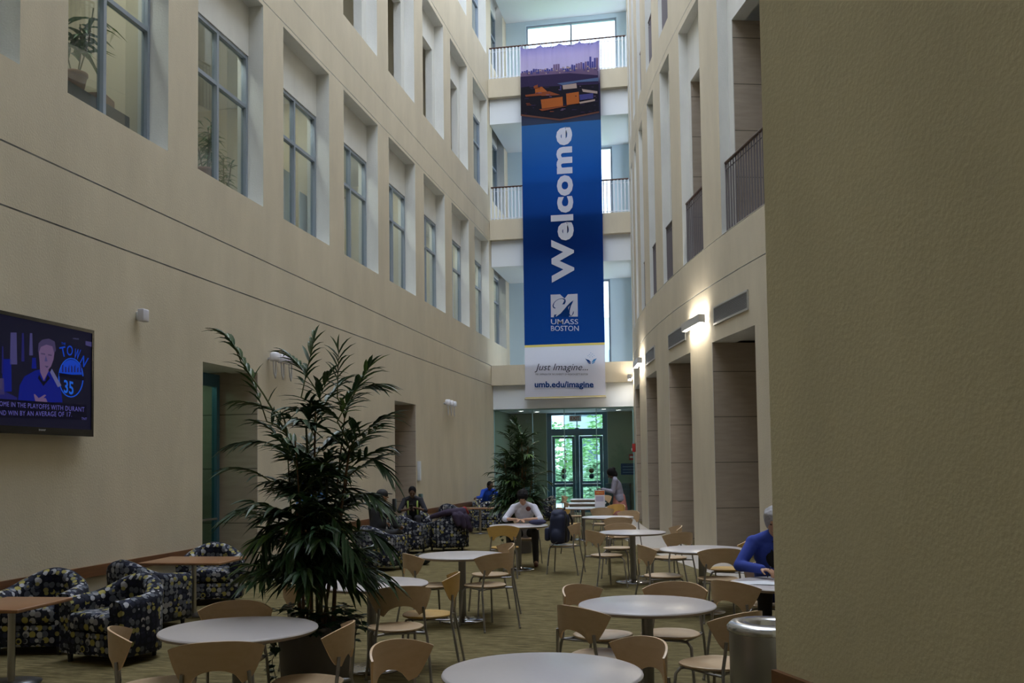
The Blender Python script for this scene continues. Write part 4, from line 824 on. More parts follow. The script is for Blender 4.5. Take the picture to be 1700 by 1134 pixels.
# chairs: stand where the back shows, front feet clear of the table's base plate
for u, v, ph, w_, lb in chairs:
    p = at(u, v, .81); f = math.radians(ph); o = Rz(f) @ Vector((0, -.25 * S, 0)); c = Vector((p.x - o.x, p.y - o.y, 0)); d = Rz(f) @ Vector((0, 1, 0)); d = Vector((d[0], d[1], 0)); n_ = 0
    while n_ < 14 and any((c + (Rz(f) @ Vector((s_ * .215 * S, .245 * S, 0))).to_3d() - Vector((q.x, q.y, 0))).length < .262 * S + .016 for q in TP for s_ in (-1, 1)): c -= d * .01; n_ += 1
    place_chair(c.x, c.y, f, w_, lb)
def rect_table(u, v, lb, w_=.95, d_=.75):
    p = at(u, v, .74); t = item('square_table', lb, 'table', (p.x, p.y, 0), .05); a = MB(); a.bbox(-w_ / 2, w_ / 2, -d_ / 2, d_ / 2, .712, .741, .006); a.build('tabletop', LAM, t)
    a = MB(); a.box(-w_ / 2 + .03, w_ / 2 - .03, -d_ / 2 + .03, d_ / 2 - .03, .60, .71); a.build('apron', EDGE, t)
    for sx in (-1, 1):
        for sy in (-1, 1): a = MB(); a.tube([(sx * (w_ / 2 - .06), sy * (d_ / 2 - .06), 0), (sx * (w_ / 2 - .06), sy * (d_ / 2 - .06), .61)], .02, 8); a.build('leg', STEEL, t)
    return p
pr_ = rect_table(975, 835, 'white square table with apron, left of the menu card'); pr2 = rect_table(975, 828.5, 'white square table farthest back, before the entrance doors')
def sheets(name, label, cat, x, y, z, lst, mat_):
    o = item(name, label, cat, (x, y, z))
    for i, (dx, dy, r_, w_, h_) in enumerate(lst): a = MB(); a.m = Matrix.Translation((dx, dy, .001 + i * .003)) @ Matrix.Rotation(r_, 4, 'Z'); a.box(-w_ / 2, w_ / 2, -h_ / 2, h_ / 2, 0, .002); a.build('sheet', mat_, o)
PAPER = M('paper', (.72, .74, .80), .7)
sheets('paper_sheets', 'loose white papers under the writer\'s hand on the table by the near wall', 'papers', TP[7].x - .26, TP[7].y - .02, .741, [(0, 0, .3, .30, .22), (.14, -.06, -.2, .28, .2)], PAPER)
sheets('paper_sheet', 'white sheet of paper on the round far table', 'paper', TP[9].x - .14, TP[9].y, .741, [(0, 0, .3, .5, .32)], PAPER)
# menu card
p = at(1001, 852, .74); k = item('menu_card', 'upright orange-headed menu card on a far table', 'card', (TP[10].x + .36, TP[10].y + .05, .742)); 
a = MB(); a.m = Matrix.Rotation(.06, 4, 'X'); a.box(-.115, .115, -.003, .003, 0, .40, 0); a.box(-.11, .11, -.0045, -.0032, .29, .385, 1); a.box(-.09, .09, -.0045, -.0032, .14, .26, 2)
text_on(a, 'MENU', lambda q, r: (-.08 + .16 * q, -.0062, .32 + .04 * r), 3, .02); a.build('card', [M('card_white', (.7, .68, .74), .5), M('card_orange', (.55, .12, .03), .5), M('card_lilac', (.45, .42, .55), .5), M('card_red', (.7, .5, .2), .5)], k)
a = MB(); a.box(-.12, .12, -.04, .04, 0, .012); a.build('card_stand', CLEAR, k)
# ------------------------------------------------------------------ waste bin
p = at(1278, 1033, .85); k = item('waste_bin', 'round brushed steel waste bin with an open top against the near wall', 'bin', (p.x, p.y, 0))
a = MB(); a.lathe([(.215, .0), (.225, .01), (.225, .80)], 48); a.build('drum', M('bin_steel', (.36, .36, .38), .34, .9), k)
a = MB(); a.lathe([(.225, .80), (.236, .805), (.236, .83), (.215, .852), (.13, .853), (.11, .84), (.105, .76)], 48); a.build('lid_ring', M('bin_ring', (.55, .56, .60), .22, .9), k)
a = MB(); a.lathe([(0, .70), (.104, .70), (.108, .78)], 32); a.build('liner', BLACK, k)
# ------------------------------------------------------------------ tub armchairs
def make_tub(label):
    t = item('tub_armchair', label, 'armchair', (0, 0, 0), 0, 'dotted tub armchairs'); mb = MB(); n_ = 40; ring_n = 14; vs = []
    for i in range(n_ + 1):
        s_ = i / n_ * 2 - 1
        an = s_ * math.radians(118); X = .335 * math.sin(an) * 1.0; Y = -.30 * math.cos(an)
        if abs(s_) > .68:   # straight arms
            e = (abs(s_) - .68) / .32; X = (1 if s_ > 0 else -1) * (.33 + .0 * e); Y = -.30 * math.cos(math.radians(118 * .68)) + e * .36
        tdx, tdy = (math.cos(an), math.sin(an)) if abs(s_) <= .68 else (0, 1 if s_ > 0 else -1)
        nx_, ny_ = (math.sin(an), -math.cos(an)) if abs(s_) <= .68 else ((1 if s_ > 0 else -1), 0)
        b = max(0, 1 - abs(s_) / .80); h = .60 + .17 * (b * b * (3 - 2 * b)) - .02 * max(0, abs(s_) - .8) / .2; w_ = .070
        prof = [(-w_, .08), (w_ * 1.0, .08), (w_ * 1.06, .2), (w_ * 1.1, h * .6), (w_ * 1.22, h - .07)] + [(w_ * 1.22 * math.cos(q), h - .07 + .07 * math.sin(q)) for q in (.5, 1.0, 1.57, 2.1, 2.65)] + [(-w_ * 1.2, h - .07), (-w_ * 1.0, h - .16), (-w_ * .95, .42), (-w_, .3)]
        for d, z in prof: vs.append((X + nx_ * d, Y + ny_ * d, z))
    fs = [(i * 14 + k, (i + 1) * 14 + k, (i + 1) * 14 + (k + 1) % 14, i * 14 + (k + 1) % 14) for i in range(n_) for k in range(14)]
    mb.add(vs, fs, 0, True); mb.add(vs[:14], [tuple(range(14))]); mb.add(vs[-14:], [tuple(range(14))[::-1]]); mb.build('back_and_arms', FABRIC, t)
    mb = MB(); mb.bbox(-.262, .262, -.22, .34, .29, .455, .045); mb.build('seat_cushion', FABRIC, t)
    mb = MB(); mb.bbox(-.262, .262, -.20, .325, .08, .285, .015); mb.build('base', FABRIC, t)
    for sx in (-1, 1):
        for sy in (-.25, .28): mb = MB(); mb.lathe([(.02, 0), (.028, .085)], 12, sx * .29 if sy > 0 else sx * .2, sy); mb.build('foot', BLACK, t)
    return t
tubs = [(195, 1093, 196, 'dotted tub armchair at the front, nearest to us on the left'), (62, 1078, 168, 'dotted tub armchair against the left wall behind the nearer wooden table'), (240, 1040, 18, 'dotted tub armchair with its back to us before the farther wooden table'), (352, 1000, 158, 'dotted tub armchair behind the farther wooden table, below the green door'),
        (626, 946, 18, 'dotted tub armchair right behind the big palm, where the man in the cap sits'), (672, 918, 8, 'dotted tub armchair back-on, in front of the man in the reflective vest'), (746, 914, -32, 'dotted tub armchair with the dark coat thrown over it'), (684, 903, 172, 'dotted tub armchair in which the man in the reflective vest sits'),
        (736, 884, 22, 'dotted tub armchair left of the far wooden table'), (812, 880, 170, 'dotted tub armchair facing us behind the far wooden table'), (848, 877, -170, 'dotted tub armchair beside the far palm, behind the far wooden table'), (800, 869, 150, 'dotted tub armchair in which the man in the bright blue top sits'), (903, 864, -120, 'dotted tub armchair farthest away, right of the far palm by the glass')]
tb = make_tub(''); TB = []
for i, (u, v, ph, lb) in enumerate(tubs):
    p = at(u, v, 0); p.x = max(p.x, -5.97); TB.append((p.x, p.y, math.radians(ph)))
    if i == 0: tb.location = (p.x, p.y, FLOOR); tb.rotation_euler = (0, 0, -math.radians(ph)); tb['label'] = lb
    else: dup(tb, (p.x, p.y, FLOOR), -math.radians(ph), lb)
# ------------------------------------------------------------------ wooden side tables
def side_table(u, v, lb, w_, d_, rz, post):
    p = at(u, v, .66); t = item('wooden_side_table', lb, 'table', (p.x, p.y, 0), rz); a = MB(); a.bbox(-w_ / 2, w_ / 2, -d_ / 2, d_ / 2, .63, .66, .008); a.build('tabletop', TOPW, t)
    a = MB(); a.tube([(0, 0, .02), (0, 0, .63)], .03, 16); a.build('post', M('side_post', (.4, .39, .38), .3, .9), t); a = MB(); a.lathe([(0, 0), (.23, 0), (.235, .01), (.06, .022), (0, .022)], 32); a.build('base', DSTEEL, t)
side_table(20, 1001, 'brown wooden table at the left edge, between the front tub armchairs', .62, .74, .05, 0)
side_table(322, 929, 'brown wooden table farther back, before the green door alcove', 1.0, .80, .06, 0)
side_table(797, 843, 'brown wooden table in the far seating group', .98, .58, 0, 0)
# ------------------------------------------------------------------ palms
def frond(rm, lm, base, d, L, n_, ll, droop, r, mis=(0,), lw=.030):
    d = Vector(d).normalized(); pts = []
    for i in range(9):
        t = i / 8; pts.append(Vector(base) + d * L * t + Vector((0, 0, -droop * L * t * t)))
    rm.tube(pts, [.0055 - .0035 * i / 8 for i in range(9)], 5, cap=False)
    for i in range(n_):
        t = .22 + .78 * i / (n_ - 1); k = min(7, int(t * 8)); c = pts[k].lerp(pts[k + 1], t * 8 - k); ax = (pts[k + 1] - pts[k]).normalized()
        s_ = ax.cross(Vector((0, 0, 1))); s_ = s_.normalized() if s_.length > .05 else Vector((1, 0, 0))
        sg = 1 if i % 2 else -1; op = math.radians(r.uniform(32, 58) * (1 - .45 * t))
        dd = (ax * math.cos(op) + s_ * sg * math.sin(op) + Vector((0, 0, r.uniform(-.15, .12)))).normalized()
        leafblade(lm, c, dd, ll * r.uniform(.75, 1.1) * (1 - .25 * abs(t - .5)), lw * r.uniform(.8, 1.15), r.uniform(.15, .55), r.choice(mis), .25)
    leafblade(lm, pts[-1], pts[-1] - pts[-2], ll * .8, lw, .3, mis[0], .25)
def ivy_leaf(mb, c, dirv, s_, r):
    d = Vector(dirv).normalized(); sd = d.cross(Vector((0, 0, 1))); sd = sd.normalized() if sd.length > .05 else Vector((1, 0, 0)); up = sd.cross(d)
    P_ = [(0, 0, 0), (.45, .05, .05), (.55, .42, .0), (.25, .62, 0), (0, 1.05, -.1), (-.25, .62, 0), (-.55, .42, 0), (-.45, .05, .05), (0, .45, -.06)]
    vs = [Vector(c) + sd * x * s_ + d * y * s_ + up * z * s_ for x, y, z in P_]; mb.add(vs, [(0, 1, 8), (1, 2, 8), (2, 3, 8), (3, 4, 8), (4, 5, 8), (5, 6, 8), (6, 7, 8), (7, 0, 8)])
LEAFM = [LEAF1, M('leaf_mid', (.055, .10, .030), .40, 0, .4, 9), LEAF2]
def palm(x, y, label, seed, hgt, nf, explicit=(), prt=.29, ph_=.62, potlabel='', ivylabel='', clear=0):
    r = random.Random(seed); k = item('potted_palm', label, 'palm', (x, y, 0))
    a = MB(); a.lathe([(prt * .80, .0), (prt * .84, .02), (prt * .98, ph_ - .06), (prt * 1.04, ph_ - .05), (prt * 1.05, ph_), (prt * .95, ph_), (prt * .93, ph_ - .06)], 48); a.build('planter', M('planter_grey', (.14, .13, .14), .55), k)
    a = MB(); a.lathe([(0, ph_ - .07), (prt * .94, ph_ - .07)], 32); a.build('soil', SOIL, k)
    cn = MB(); rm = MB(); lm = MB(); tops = []
    for i in range(15):
        th = r.uniform(0, 2 * PI); q = prt * .5 * math.sqrt(r.random()); b0 = Vector((q * math.cos(th), q * math.sin(th), ph_ - .08)); h = (.45 + .55 * (i + .5) / 15) * (hgt - ph_) * .92
        tp_ = Vector((b0.x * 1.6 + r.uniform(-.16, .16), b0.y * 1.6 + r.uniform(-.16, .16), ph_ + h)); md = b0.lerp(tp_, .5) + Vector((r.uniform(-.04, .04), r.uniform(-.04, .04), 0))
        rr = r.uniform(.008, .017); cn.tube([b0, md, tp_], [rr, rr * .8, rr * .5], 7)
        if i % 2: tag(cn.build('cane', M('cane_brown', (.16, .085, .035), .6, 0, .3, 30) if i % 4 == 1 else M('cane_green', (.09, .10, .035), .6), k)); cn = MB()
        tops.append((b0, md, tp_))
    zlow = ph_ + .28
    for i in range(nf):
        b0, md, tp_ = r.choice(tops); t = r.uniform(.12, 1); c = b0.lerp(md, t * 2) if t < .5 else md.lerp(tp_, t * 2 - 1)
        if c.z < zlow: c.z = zlow + r.random() * .1
        f = (c.z - ph_) / (hgt - ph_); th = r.uniform(0, 2 * PI); el = math.radians(22 + 38 * f + r.uniform(-16, 16)); L = r.uniform(.26, .46) * (1.15 - .35 * f)
        frond(rm, lm, c, (math.cos(th) * math.cos(el), math.sin(th) * math.cos(el), math.sin(el)), L, r.randint(9, 12), .245, r.uniform(.10, .55) * (1.1 - .6 * f), r, (0, 0, 1, 0, 1, 0) if r.random() < .93 else (2, 1), .040)
    for e in explicit:
        q_ = min((b.lerp(m_, w / 4) if w < 4 else m_.lerp(t2, (w - 4) / 6) for b, m_, t2 in tops for w in range(11)), key=lambda s: (s - Vector(e[0])).length + max(0, s.z - e[0][2]) * 2)
        m1 = q_.lerp(Vector(e[0]), .5) + Vector((0, 0, .02)); rm.tube([q_, m1, e[0]], [.008, .007, .0055], 5, cap=False)
        for w in range(5): dd_ = Vector(e[0]) - q_; leafblade(lm, q_.lerp(Vector(e[0]), .25 + w * .16), dd_.normalized() + Vector((0, 0, .1)) + Vector((.8, .3, 0)) * (1 if w % 2 else -1), .22, .03, .3, 0)
        b_, t_, dr, mi = Vector(e[0]), Vector(e[1]), e[2], e[3]; v = t_ - b_; L = v.length; v = v + Vector((0, 0, dr * L)); frond(rm, lm, b_, v, v.length, 13, .25, dr * L / v.length, r, mi, .034)
    rm.build('leaf_stalks', M('stalk_green', (.10, .12, .04), .6), k); lm.build('foliage', LEAFM, k)
    iv = MB(); st = MB(); ik = item('ivy_plant', ivylabel, 'ivy', (x, y, ph_ - .07))
    for i in range(170):
        th = r.uniform(0, 2 * PI); q = prt * r.uniform(.55, 1.12); c = (q * math.cos(th), q * math.sin(th), r.uniform(.03, .19)); ivy_leaf(iv, c, (math.cos(th) + r.uniform(-.6, .6), math.sin(th) + r.uniform(-.6, .6), r.uniform(-.5, .5)), r.uniform(.05, .085), r)
    for th, n__ in ((PI * 1.02, 26), (PI * 1.22, 12), (-.25, 9), (PI * .8, 12), (PI * 1.6, 5), (.6, 7)):
        pts = [Vector((prt * .9 * math.cos(th), prt * .9 * math.sin(th), .08))]
        for j in range(n__ // 2): pts.append(Vector(((prt * 1.12 + .02 * math.sin(j)) * math.cos(th + .04 * math.sin(j * 2)), (prt * 1.12) * math.sin(th + .04 * math.sin(j * 2)), .09 - .042 * j)))
        st.tube(pts, .003, 4)
        for p in pts[1:]:
            for _ in range(2): ivy_leaf(iv, p, (math.cos(th) + r.uniform(-.9, .9), math.sin(th) + r.uniform(-.9, .9), r.uniform(-.9, .2)), r.uniform(.05, .08), r)
    iv.build('ivy_leaves', [M('ivy_leaf', (.022, .065, .03), .4, 0, .5, 14)], ik); st.build('ivy_stems', M('ivy_stem', (.10, .08, .04), .7), ik)
    return k
p1 = at(527, 776 + 2812 / 7.05); D1 = p1.y
def pp(u, v, dy=0):
    q = hit(u, v, 1, D1 + dy); return ((q.x - p1.x) / S, dy / S, (q.z - FLOOR) / S)
ex = [(pp(443, 700), pp(398, 590), .25, (1, 0, 1)), (pp(400, 600), pp(372, 556), .5, (1, 1, 0)), (pp(500, 660), pp(521, 566, .1), .05, (0, 1)), (pp(560, 660), pp(562, 585), .05, (1, 0)), (pp(585, 660, -.1), pp(612, 612, -.15), .1, (0, 1, 2)), (pp(590, 650), pp(628, 640), .15, (0, 1)), (pp(600, 720), pp(645, 690), .1, (0, 0, 1)), (pp(470, 690), pp(405, 668), .2, (0, 1)), (pp(460, 740, -.1), pp(400, 735, -.15), .25, (0, 0)), (pp(450, 800, -.1), pp(392, 778, -.2), .35, (0, 0, 1)),
      (pp(450, 850, -.15), pp(395, 850, -.25), .4, (0, 0)), (pp(590, 820, -.1), pp(632, 835, -.15), .45, (0, 1)), (pp(600, 880), pp(640, 905), .4, (0, 0)), (pp(560, 700, -.2), pp(588, 650, -.25), .1, (0, 2, 0)), (pp(520, 640, .1), pp(480, 590, .15), .2, (0, 0)), (pp(505, 860, -.2), pp(480, 905, -.3), .5, (0, 0)), (pp(540, 850, -.2), pp(585, 915, -.3), .5, (0, 0)), (pp(450, 860, -.1), pp(430, 935, -.2), .55, (0, 0)), (pp(610, 760), pp(640, 780), .3, (0, 0)), (pp(580, 790, .1), pp(628, 760, .1), .2, (0, 1))]
palm(p1.x, p1.y, 'big lush bamboo palm in a grey planter in the left foreground', 11, 2.42, 185, ex, ivylabel='dark green ivy trailing over the rim of the foreground planter')
p2 = at(862, 771 + 2812 / 19.2)
palm(p2.x, p2.y, 'bushy palm farther away, in front of the glass entrance', 23, 2.66, 230, [], ivylabel='ivy spilling over the planter of the far palm')
# ------------------------------------------------------------------ easel poster
p = at(497, 952); k = item('poster_easel', 'blue poster on a silver easel standing behind the big palm', 'easel', (p.x + .15, p.y, 0), -.35)
a = MB(); a.m = Matrix.Rotation(-.08, 4, 'X'); a.box(-.36, .36, -.012, .012, .92, 1.56, 0); a.box(-.35, .35, -.0145, -.0125, 1.36, 1.55, 1); a.box(-.35, .35, -.0145, -.0125, .93, 1.34, 2); a.box(-.30, -.02, -.016, -.0147, 1.0, 1.14, 3); a.box(.05, .25, -.016, -.0147, 1.0, 1.28, 1)
a.build('board', [WHITEP, M('poster_navy', (.01, .05, .16), .5), M('poster_blue', (.06, .18, .50), .5), M('poster_pale', (.35, .45, .65), .5)], k)
a = MB()
for q in (((-.3, .0, .0), (-.05, .05, 1.75)), ((.3, .0, .0), (.05, .05, 1.75)), ((0, .5, 0), (0, .06, 1.7))): a = MB(); a.tube([q[0], q[1]], .011, 8); a.build('leg', STEEL, k)
a = MB(); a.tube([(-.3, -.03, .905), (.3, -.03, .905)], .011, 6); a.build('shelf_bar', STEEL, k)
# ------------------------------------------------------------------ people
SKIN_D = M('dark_skin', (.10, .048, .028), .5); SKIN_L = M('light_skin', (.52, .30, .20), .5); HAIRB = M('black_hair', (.008, .007, .008), .7, spec=.15)
def V(*a): return Vector(a)
def hand(mb, w_, d, pn, curl, s_=1.0, left=False):
    """palm and five bent fingers; d points along the forearm, pn out of the palm"""
    d = Vector(d).normalized(); pn = (Vector(pn) - d * Vector(pn).dot(d)).normalized(); sd = d.cross(pn) * (-1 if left else 1); w_ = Vector(w_)
    for o in (-.025, -.008, .009, .025): mb.cap(w_ + sd * o * .6 * s_, w_ + (d * .085 + sd * o) * s_, .013 * s_, .0115 * s_, 8)
    for o, L, q in ((-.030, .075, 0), (-.010, .086, .1), (.011, .080, .2), (.031, .062, .3)):
        p = w_ + (d * .09 + sd * o) * s_; a = 0
        for j, seg in enumerate((.45, .32, .23)):
            a += curl * (1 + q * .5); dd = d * math.cos(a) + pn * math.sin(a); q2 = p + dd * L * seg * s_; mb.cap(p, q2, (.0095 - .001 * j) * s_, (.0088 - .001 * j) * s_, 8); p = q2
    p = w_ + (d * .025 - sd * .028) * s_; q1 = p + (d * .035 - sd * .026 + pn * .015) * s_; q2 = q1 + (d * .030 - sd * .004 + pn * .018) * s_; mb.cap(p, q1, .013 * s_, .010 * s_, 8); mb.cap(q1, q2, .010 * s_, .008 * s_, 8)
def person(label, loc, rz, J, skin, top, bottom, shoes, vox=.011, sleeve=1.0, hairk='short', hair=None, female=False, extra=None, headrot=(0, 0, 0), skirt=None, untuck=.02, curl=.5):
    k = item('person', label, 'person', loc, rz); J = {a: Vector(b) for a, b in J.items()}
    pel, ch, nk, hd = J['pelvis'], J['chest'], J['neck'], J['head']; up = (ch - pel).normalized(); sx = (J['shr'] - J['shl']).normalized(); fw = up.cross(sx) * 1.0
    if fw.y < 0: fw = -fw
    sx = fw.cross(up).normalized(); fw = up.cross(sx).normalized(); TR = Matrix((sx, fw, up)).transposed()
    HR = (Matrix.Rotation(headrot[2], 3, 'Z') @ Matrix.Rotation(-headrot[0], 3, 'X') @ Matrix.Rotation(headrot[1], 3, 'Y'))
    b = MB()
    def torso(mb, e):
        mb.ell(pel, (.165 + e, .115 + e, .115 + e), TR); mb.ell(pel.lerp(ch, .5), (.135 + e + (0 if female else .012), .100 + e, .16 + e), TR); mb.ell(ch, (.160 + e, .108 + e, .155 + e), TR); mb.cap(pel, ch, .11 + e, .115 + e)
        for s_ in ('shl', 'shr'): mb.cap(ch + up * .07, J[s_], .062 + e, .055 + e)
        mb.cap(J['shl'] + up * .0, nk, .045 + e, .045 + e); mb.cap(J['shr'], nk, .045 + e, .045 + e)
    def arm(mb, s_, e, frac=1.0):
        sh, el, wr = J['sh' + s_], J['el' + s_], J['wr' + s_]; mb.cap(sh, el, .050 + e, .038 + e)
        if frac > .5: t = (frac - .5) * 2; mb.cap(el, el.lerp(wr, t), .037 + e, .037 - .011 * t + e)
    def leg(mb, s_, e):
        hp, kn, an = J['hp' + s_], J['kn' + s_], J['an' + s_]; mb.cap(hp, kn, .082 + e, .055 + e); mb.cap(kn, an, .053 + e, .036 + e); mb.ell(kn.lerp(an, .3), (.05 + e, .055 + e, .1))
    torso(b, 0); b.cap(nk - up * .03, hd - HR @ V(0, .0, .06), .052, .048)
    b.ell(hd, (.074, .094, .108), HR); b.ell(hd + HR @ V(0, .028, -.055), (.052, .060, .055), HR); b.cap(hd + HR @ V(0, .088, .012), hd + HR @ V(0, .112, -.022), .008, .014, 8); b.cap(hd + HR @ V(-.03, .085, .028), hd + HR @ V(.03, .085, .028), .011, .011, 8); b.ell(hd + HR @ V(0, .088, -.062), (.022, .012, .010), HR)
    for s_ in (-1, 1): b.ell(hd + HR @ V(s_ * .076, -.008, -.008), (.010, .020, .032), HR)
    for s_ in 'lr':
        arm(b, s_, -.004); leg(b, s_, -.006); b.cap(J['an' + s_], J['to' + s_], .034, .026)
        wr, el = J['wr' + s_], J['el' + s_]; hand(b, wr, J.get('hd' + s_, wr - el), J.get('pn' + s_, V(0, 0, -1)), curl, 1.0, s_ == 'l')
    fused('body', b, skin, vox * .8, k)
    c = MB(); torso(c, .014)
    for s_ in 'lr': arm(c, s_, .014, sleeve)
    if untuck: c.ell(pel + up * .02, (.175, .130, .12 + untuck), TR)
    sh = fused('shirt', c, top, vox, k)
    c = MB()
    if skirt: 
        c.cap(pel + up * .02, pel - V(0, 0, .25), .15, .19); c.ell(pel - V(0, 0, .36), (.215, .175, .16)); fused('skirt', c, skirt, vox, k)
    else:
        c.ell(pel - up * .01, (.172, .124, .11), TR)
        for s_ in 'lr': leg(c, s_, .014)
        fused('trousers', c, bottom, vox, k)
    for s_ in 'lr':
        c = MB(); a_, t_ = J['an' + s_], J['to' + s_]; c.cap(a_ + V(0, 0, -.03), t_ + V(0, 0, -.005), .043, .038); c.cap(a_, a_ + V(0, 0, -.02), .048, .045); fused('shoe', c, shoes, .008, k)
    hm = hair or HAIRB; c = MB()
    if hairk == 'cap':
        c.ell(hd + HR @ V(0, -.006, .030), (.088, .108, .088), HR); o = fused('cap', c, hm, .008, k); c = MB(); c.ell(hd + HR @ V(0, .115, .045), (.070, .075, .010), HR); c.build('cap_brim', hm, o); c = MB(); c.ell(hd + HR @ V(0, -.02, -.01), (.078, .090, .075), HR); c.build('hair', HAIRB, k)
    else:
        g = .012 if hairk == 'cropped' else .022
        c.ell(hd + HR @ V(0, -.022, .024), (.076 + g, .090 + g, .092 + g), HR); c.ell(hd + HR @ V(0, -.035, -.015), (.070 + g, .075 + g, .085 + g * .5), HR)
        if hairk == 'full':
            rr = random.Random(8)
            for _ in range(26): th = rr.uniform(0, 2 * PI); c.ell(hd + HR @ V(.07 * math.cos(th), -.02 + .075 * math.sin(th) if math.sin(th) < .4 else .03, .03 + rr.uniform(0, .075)), (.03, .03, .026), HR, 8)
            c.ell(hd + HR @ V(0, .050, .085), (.068, .04, .030), HR)
        if hairk == 'bun': c.ell(hd + HR @ V(0, -.11, .05), (.05, .05, .05), HR); c.ell(hd + HR @ V(0, -.05, -.06), (.08, .07, .08), HR)
        fused('hair', c, hm, .009, k)
    for s_ in (-1, 1): c = MB(); c.ell(hd + HR @ V(s_ * .030, .084, .010), (.012, .007, .006), HR, 10); c.build('eye', M('eye_dark', (.02, .015, .012), .2), k)
    c = MB(); c.ell(hd + HR @ V(0, .099, -.052 - .008), (.021, .004, .004), HR, 10); c.build('lips', M('lip_' + skin.name, tuple(x * .55 for x in skin.node_tree.nodes['Principled BSDF'].inputs['Base Color'].default_value[:3]), .5), k)
    return k
def seated(lean=10, z=.53, hip=-.02, knee=.42, spread=.12, foot=.36, armz=None, wl=None, wr=None, el=None, er=None, headf=.03, sc=1.0):
    a = math.radians(lean); U = V(0, math.sin(a), math.cos(a)); pel = V(0, hip, z); ch = pel + U * .36; nk = pel + U * .54; hd = nk + V(0, headf + .02, .135 - abs(headf) * .25)
    J = dict(pelvis=pel, chest=ch, neck=nk, head=hd, shl=pel + U * .46 + V(-.175, 0, 0), shr=pel + U * .46 + V(.175, 0, 0))
    for s_, q in (('l', -1), ('r', 1)):
        J['hp' + s_] = pel + V(q * .09, .02, -.02); J['kn' + s_] = V(q * spread, hip + knee, z + .0); J['an' + s_] = V(q * spread, hip + foot, .085); J['to' + s_] = V(q * (spread + .02), hip + foot + .15, .045)
    J['ell'] = Vector(el) if el else J['shl'] + V(-.06, .10, -.26); J['elr'] = Vector(er) if er else J['shr'] + V(.06, .10, -.26)
    J['wrl'] = Vector(wl) if wl else J['ell'] + V(.06, .23, -.02); J['wrr'] = Vector(wr) if wr else J['elr'] + V(-.06, .23, -.02)
    return J
BL = lambda n_, c, r=.85: M(n_, c, r, 0, .12, 30)
DGREY = BL('dark_trousers', (.035, .035, .045)); SHOE = M('brown_shoe', (.10, .03, .02), .6)
# reader in the white shirt
p = TP[8]; K4 = (p.x - .02, p.y + .72, 0)
k = person('person in a white shirt leaning over papers at a round table, head bowed', K4, PI + .05,
  seated(26, .592, 0, .40, .21, .30, wl=(-.05, .52, .82), wr=(.07, .52, .82), el=(-.31, .36, .82), er=(.31, .36, .82), headf=.09), SKIN_L, BL('white_shirt', (.62, .62, .72)), DGREY, SHOE, .010, .55, 'full', HAIRB, headrot=(.75, 0, .1), curl=.35)
a = MB(); a.ell((-.085, .272, .99), (.045, .020, .04)); a.build('shirt_print', M('print_maroon', (.16, .04, .03), .8), k)
c_ = place_chair(K4[0], K4[1] + .02, PI + .05, 0, 'birch cafe chair on which the reader in the white shirt sits')
sheets('open_papers', 'crumpled pinkish papers under the reader\'s hands', 'papers', p.x - .0, p.y + .06, .741, [(0, 0, .3, .30, .2), (.06, .05, -.3, .24, .18)], M('pink_paper', (.62, .50, .50), .8))
k = item('dark_jacket', 'small dark jacket bundled on the reader\'s table', 'jacket', (p.x + .30, p.y - .02, .746), -.3); a = MB(); a.ell((0, 0, .045), (.16, .09, .045)); a.ell((.07, .03, .05), (.08, .06, .04)); fused('jacket_cloth', a, BL('navy_jacket', (.03, .03, .08)), .01, k)
# chair with the backpack
q = at(938, 905, .45); c_ = place_chair(q.x, q.y, math.radians(-82), 0, 'birch cafe chair carrying the dark blue backpack')
bk_ = k = item('backpack', 'dark navy backpack resting on a birch chair in the aisle', 'backpack', (q.x - .07, q.y - .02, .470), math.radians(-100)); NAVY = BL('navy_nylon', (.012, .018, .055), .7)
a = MB(); a.bbox(-.15, .15, -.085, .085, .005, .36, .05); a.ell((0, -.01, .36), (.145, .085, .06)); a.ell((0, -.06, .15), (.13, .07, .14)); a.ell((.13, 0, .1), (.05, .07, .10)); a.ell((-.13, 0, .1), (.05, .07, .10)); fused('pack_body', a, NAVY, .012, k)
a = MB(); a.bbox(-.11, .11, -.155, -.10, .04, .20, .025); a.build('front_pocket', BL('navy_pocket', (.018, .024, .07), .7), k)
for s_ in (-1, 1): a = MB(); a.tube([(s_ * .07, .09, .36), (s_ * .10, .115, .28), (s_ * .11, .11, .12), (s_ * .10, .10, .03)], .013, 6); a.build('shoulder_strap', BLACK, k)
a = MB(); a.tube([(-.03, .05, .41), (0, .06, .45), (.03, .05, .41)], .009, 6); a.build('grab_handle', BLACK, k)
for s_ in (-1, 1): a = MB(); a.tube([(s_ * .16, .02, .04), (s_ * .215, -.05, -.02), (s_ * .235, -.07, -.19 - s_ * .05)], .006, 5); a.build('loose_strap', BLACK, k)
bk_.scale = (1.32, 1.32, 1.25)
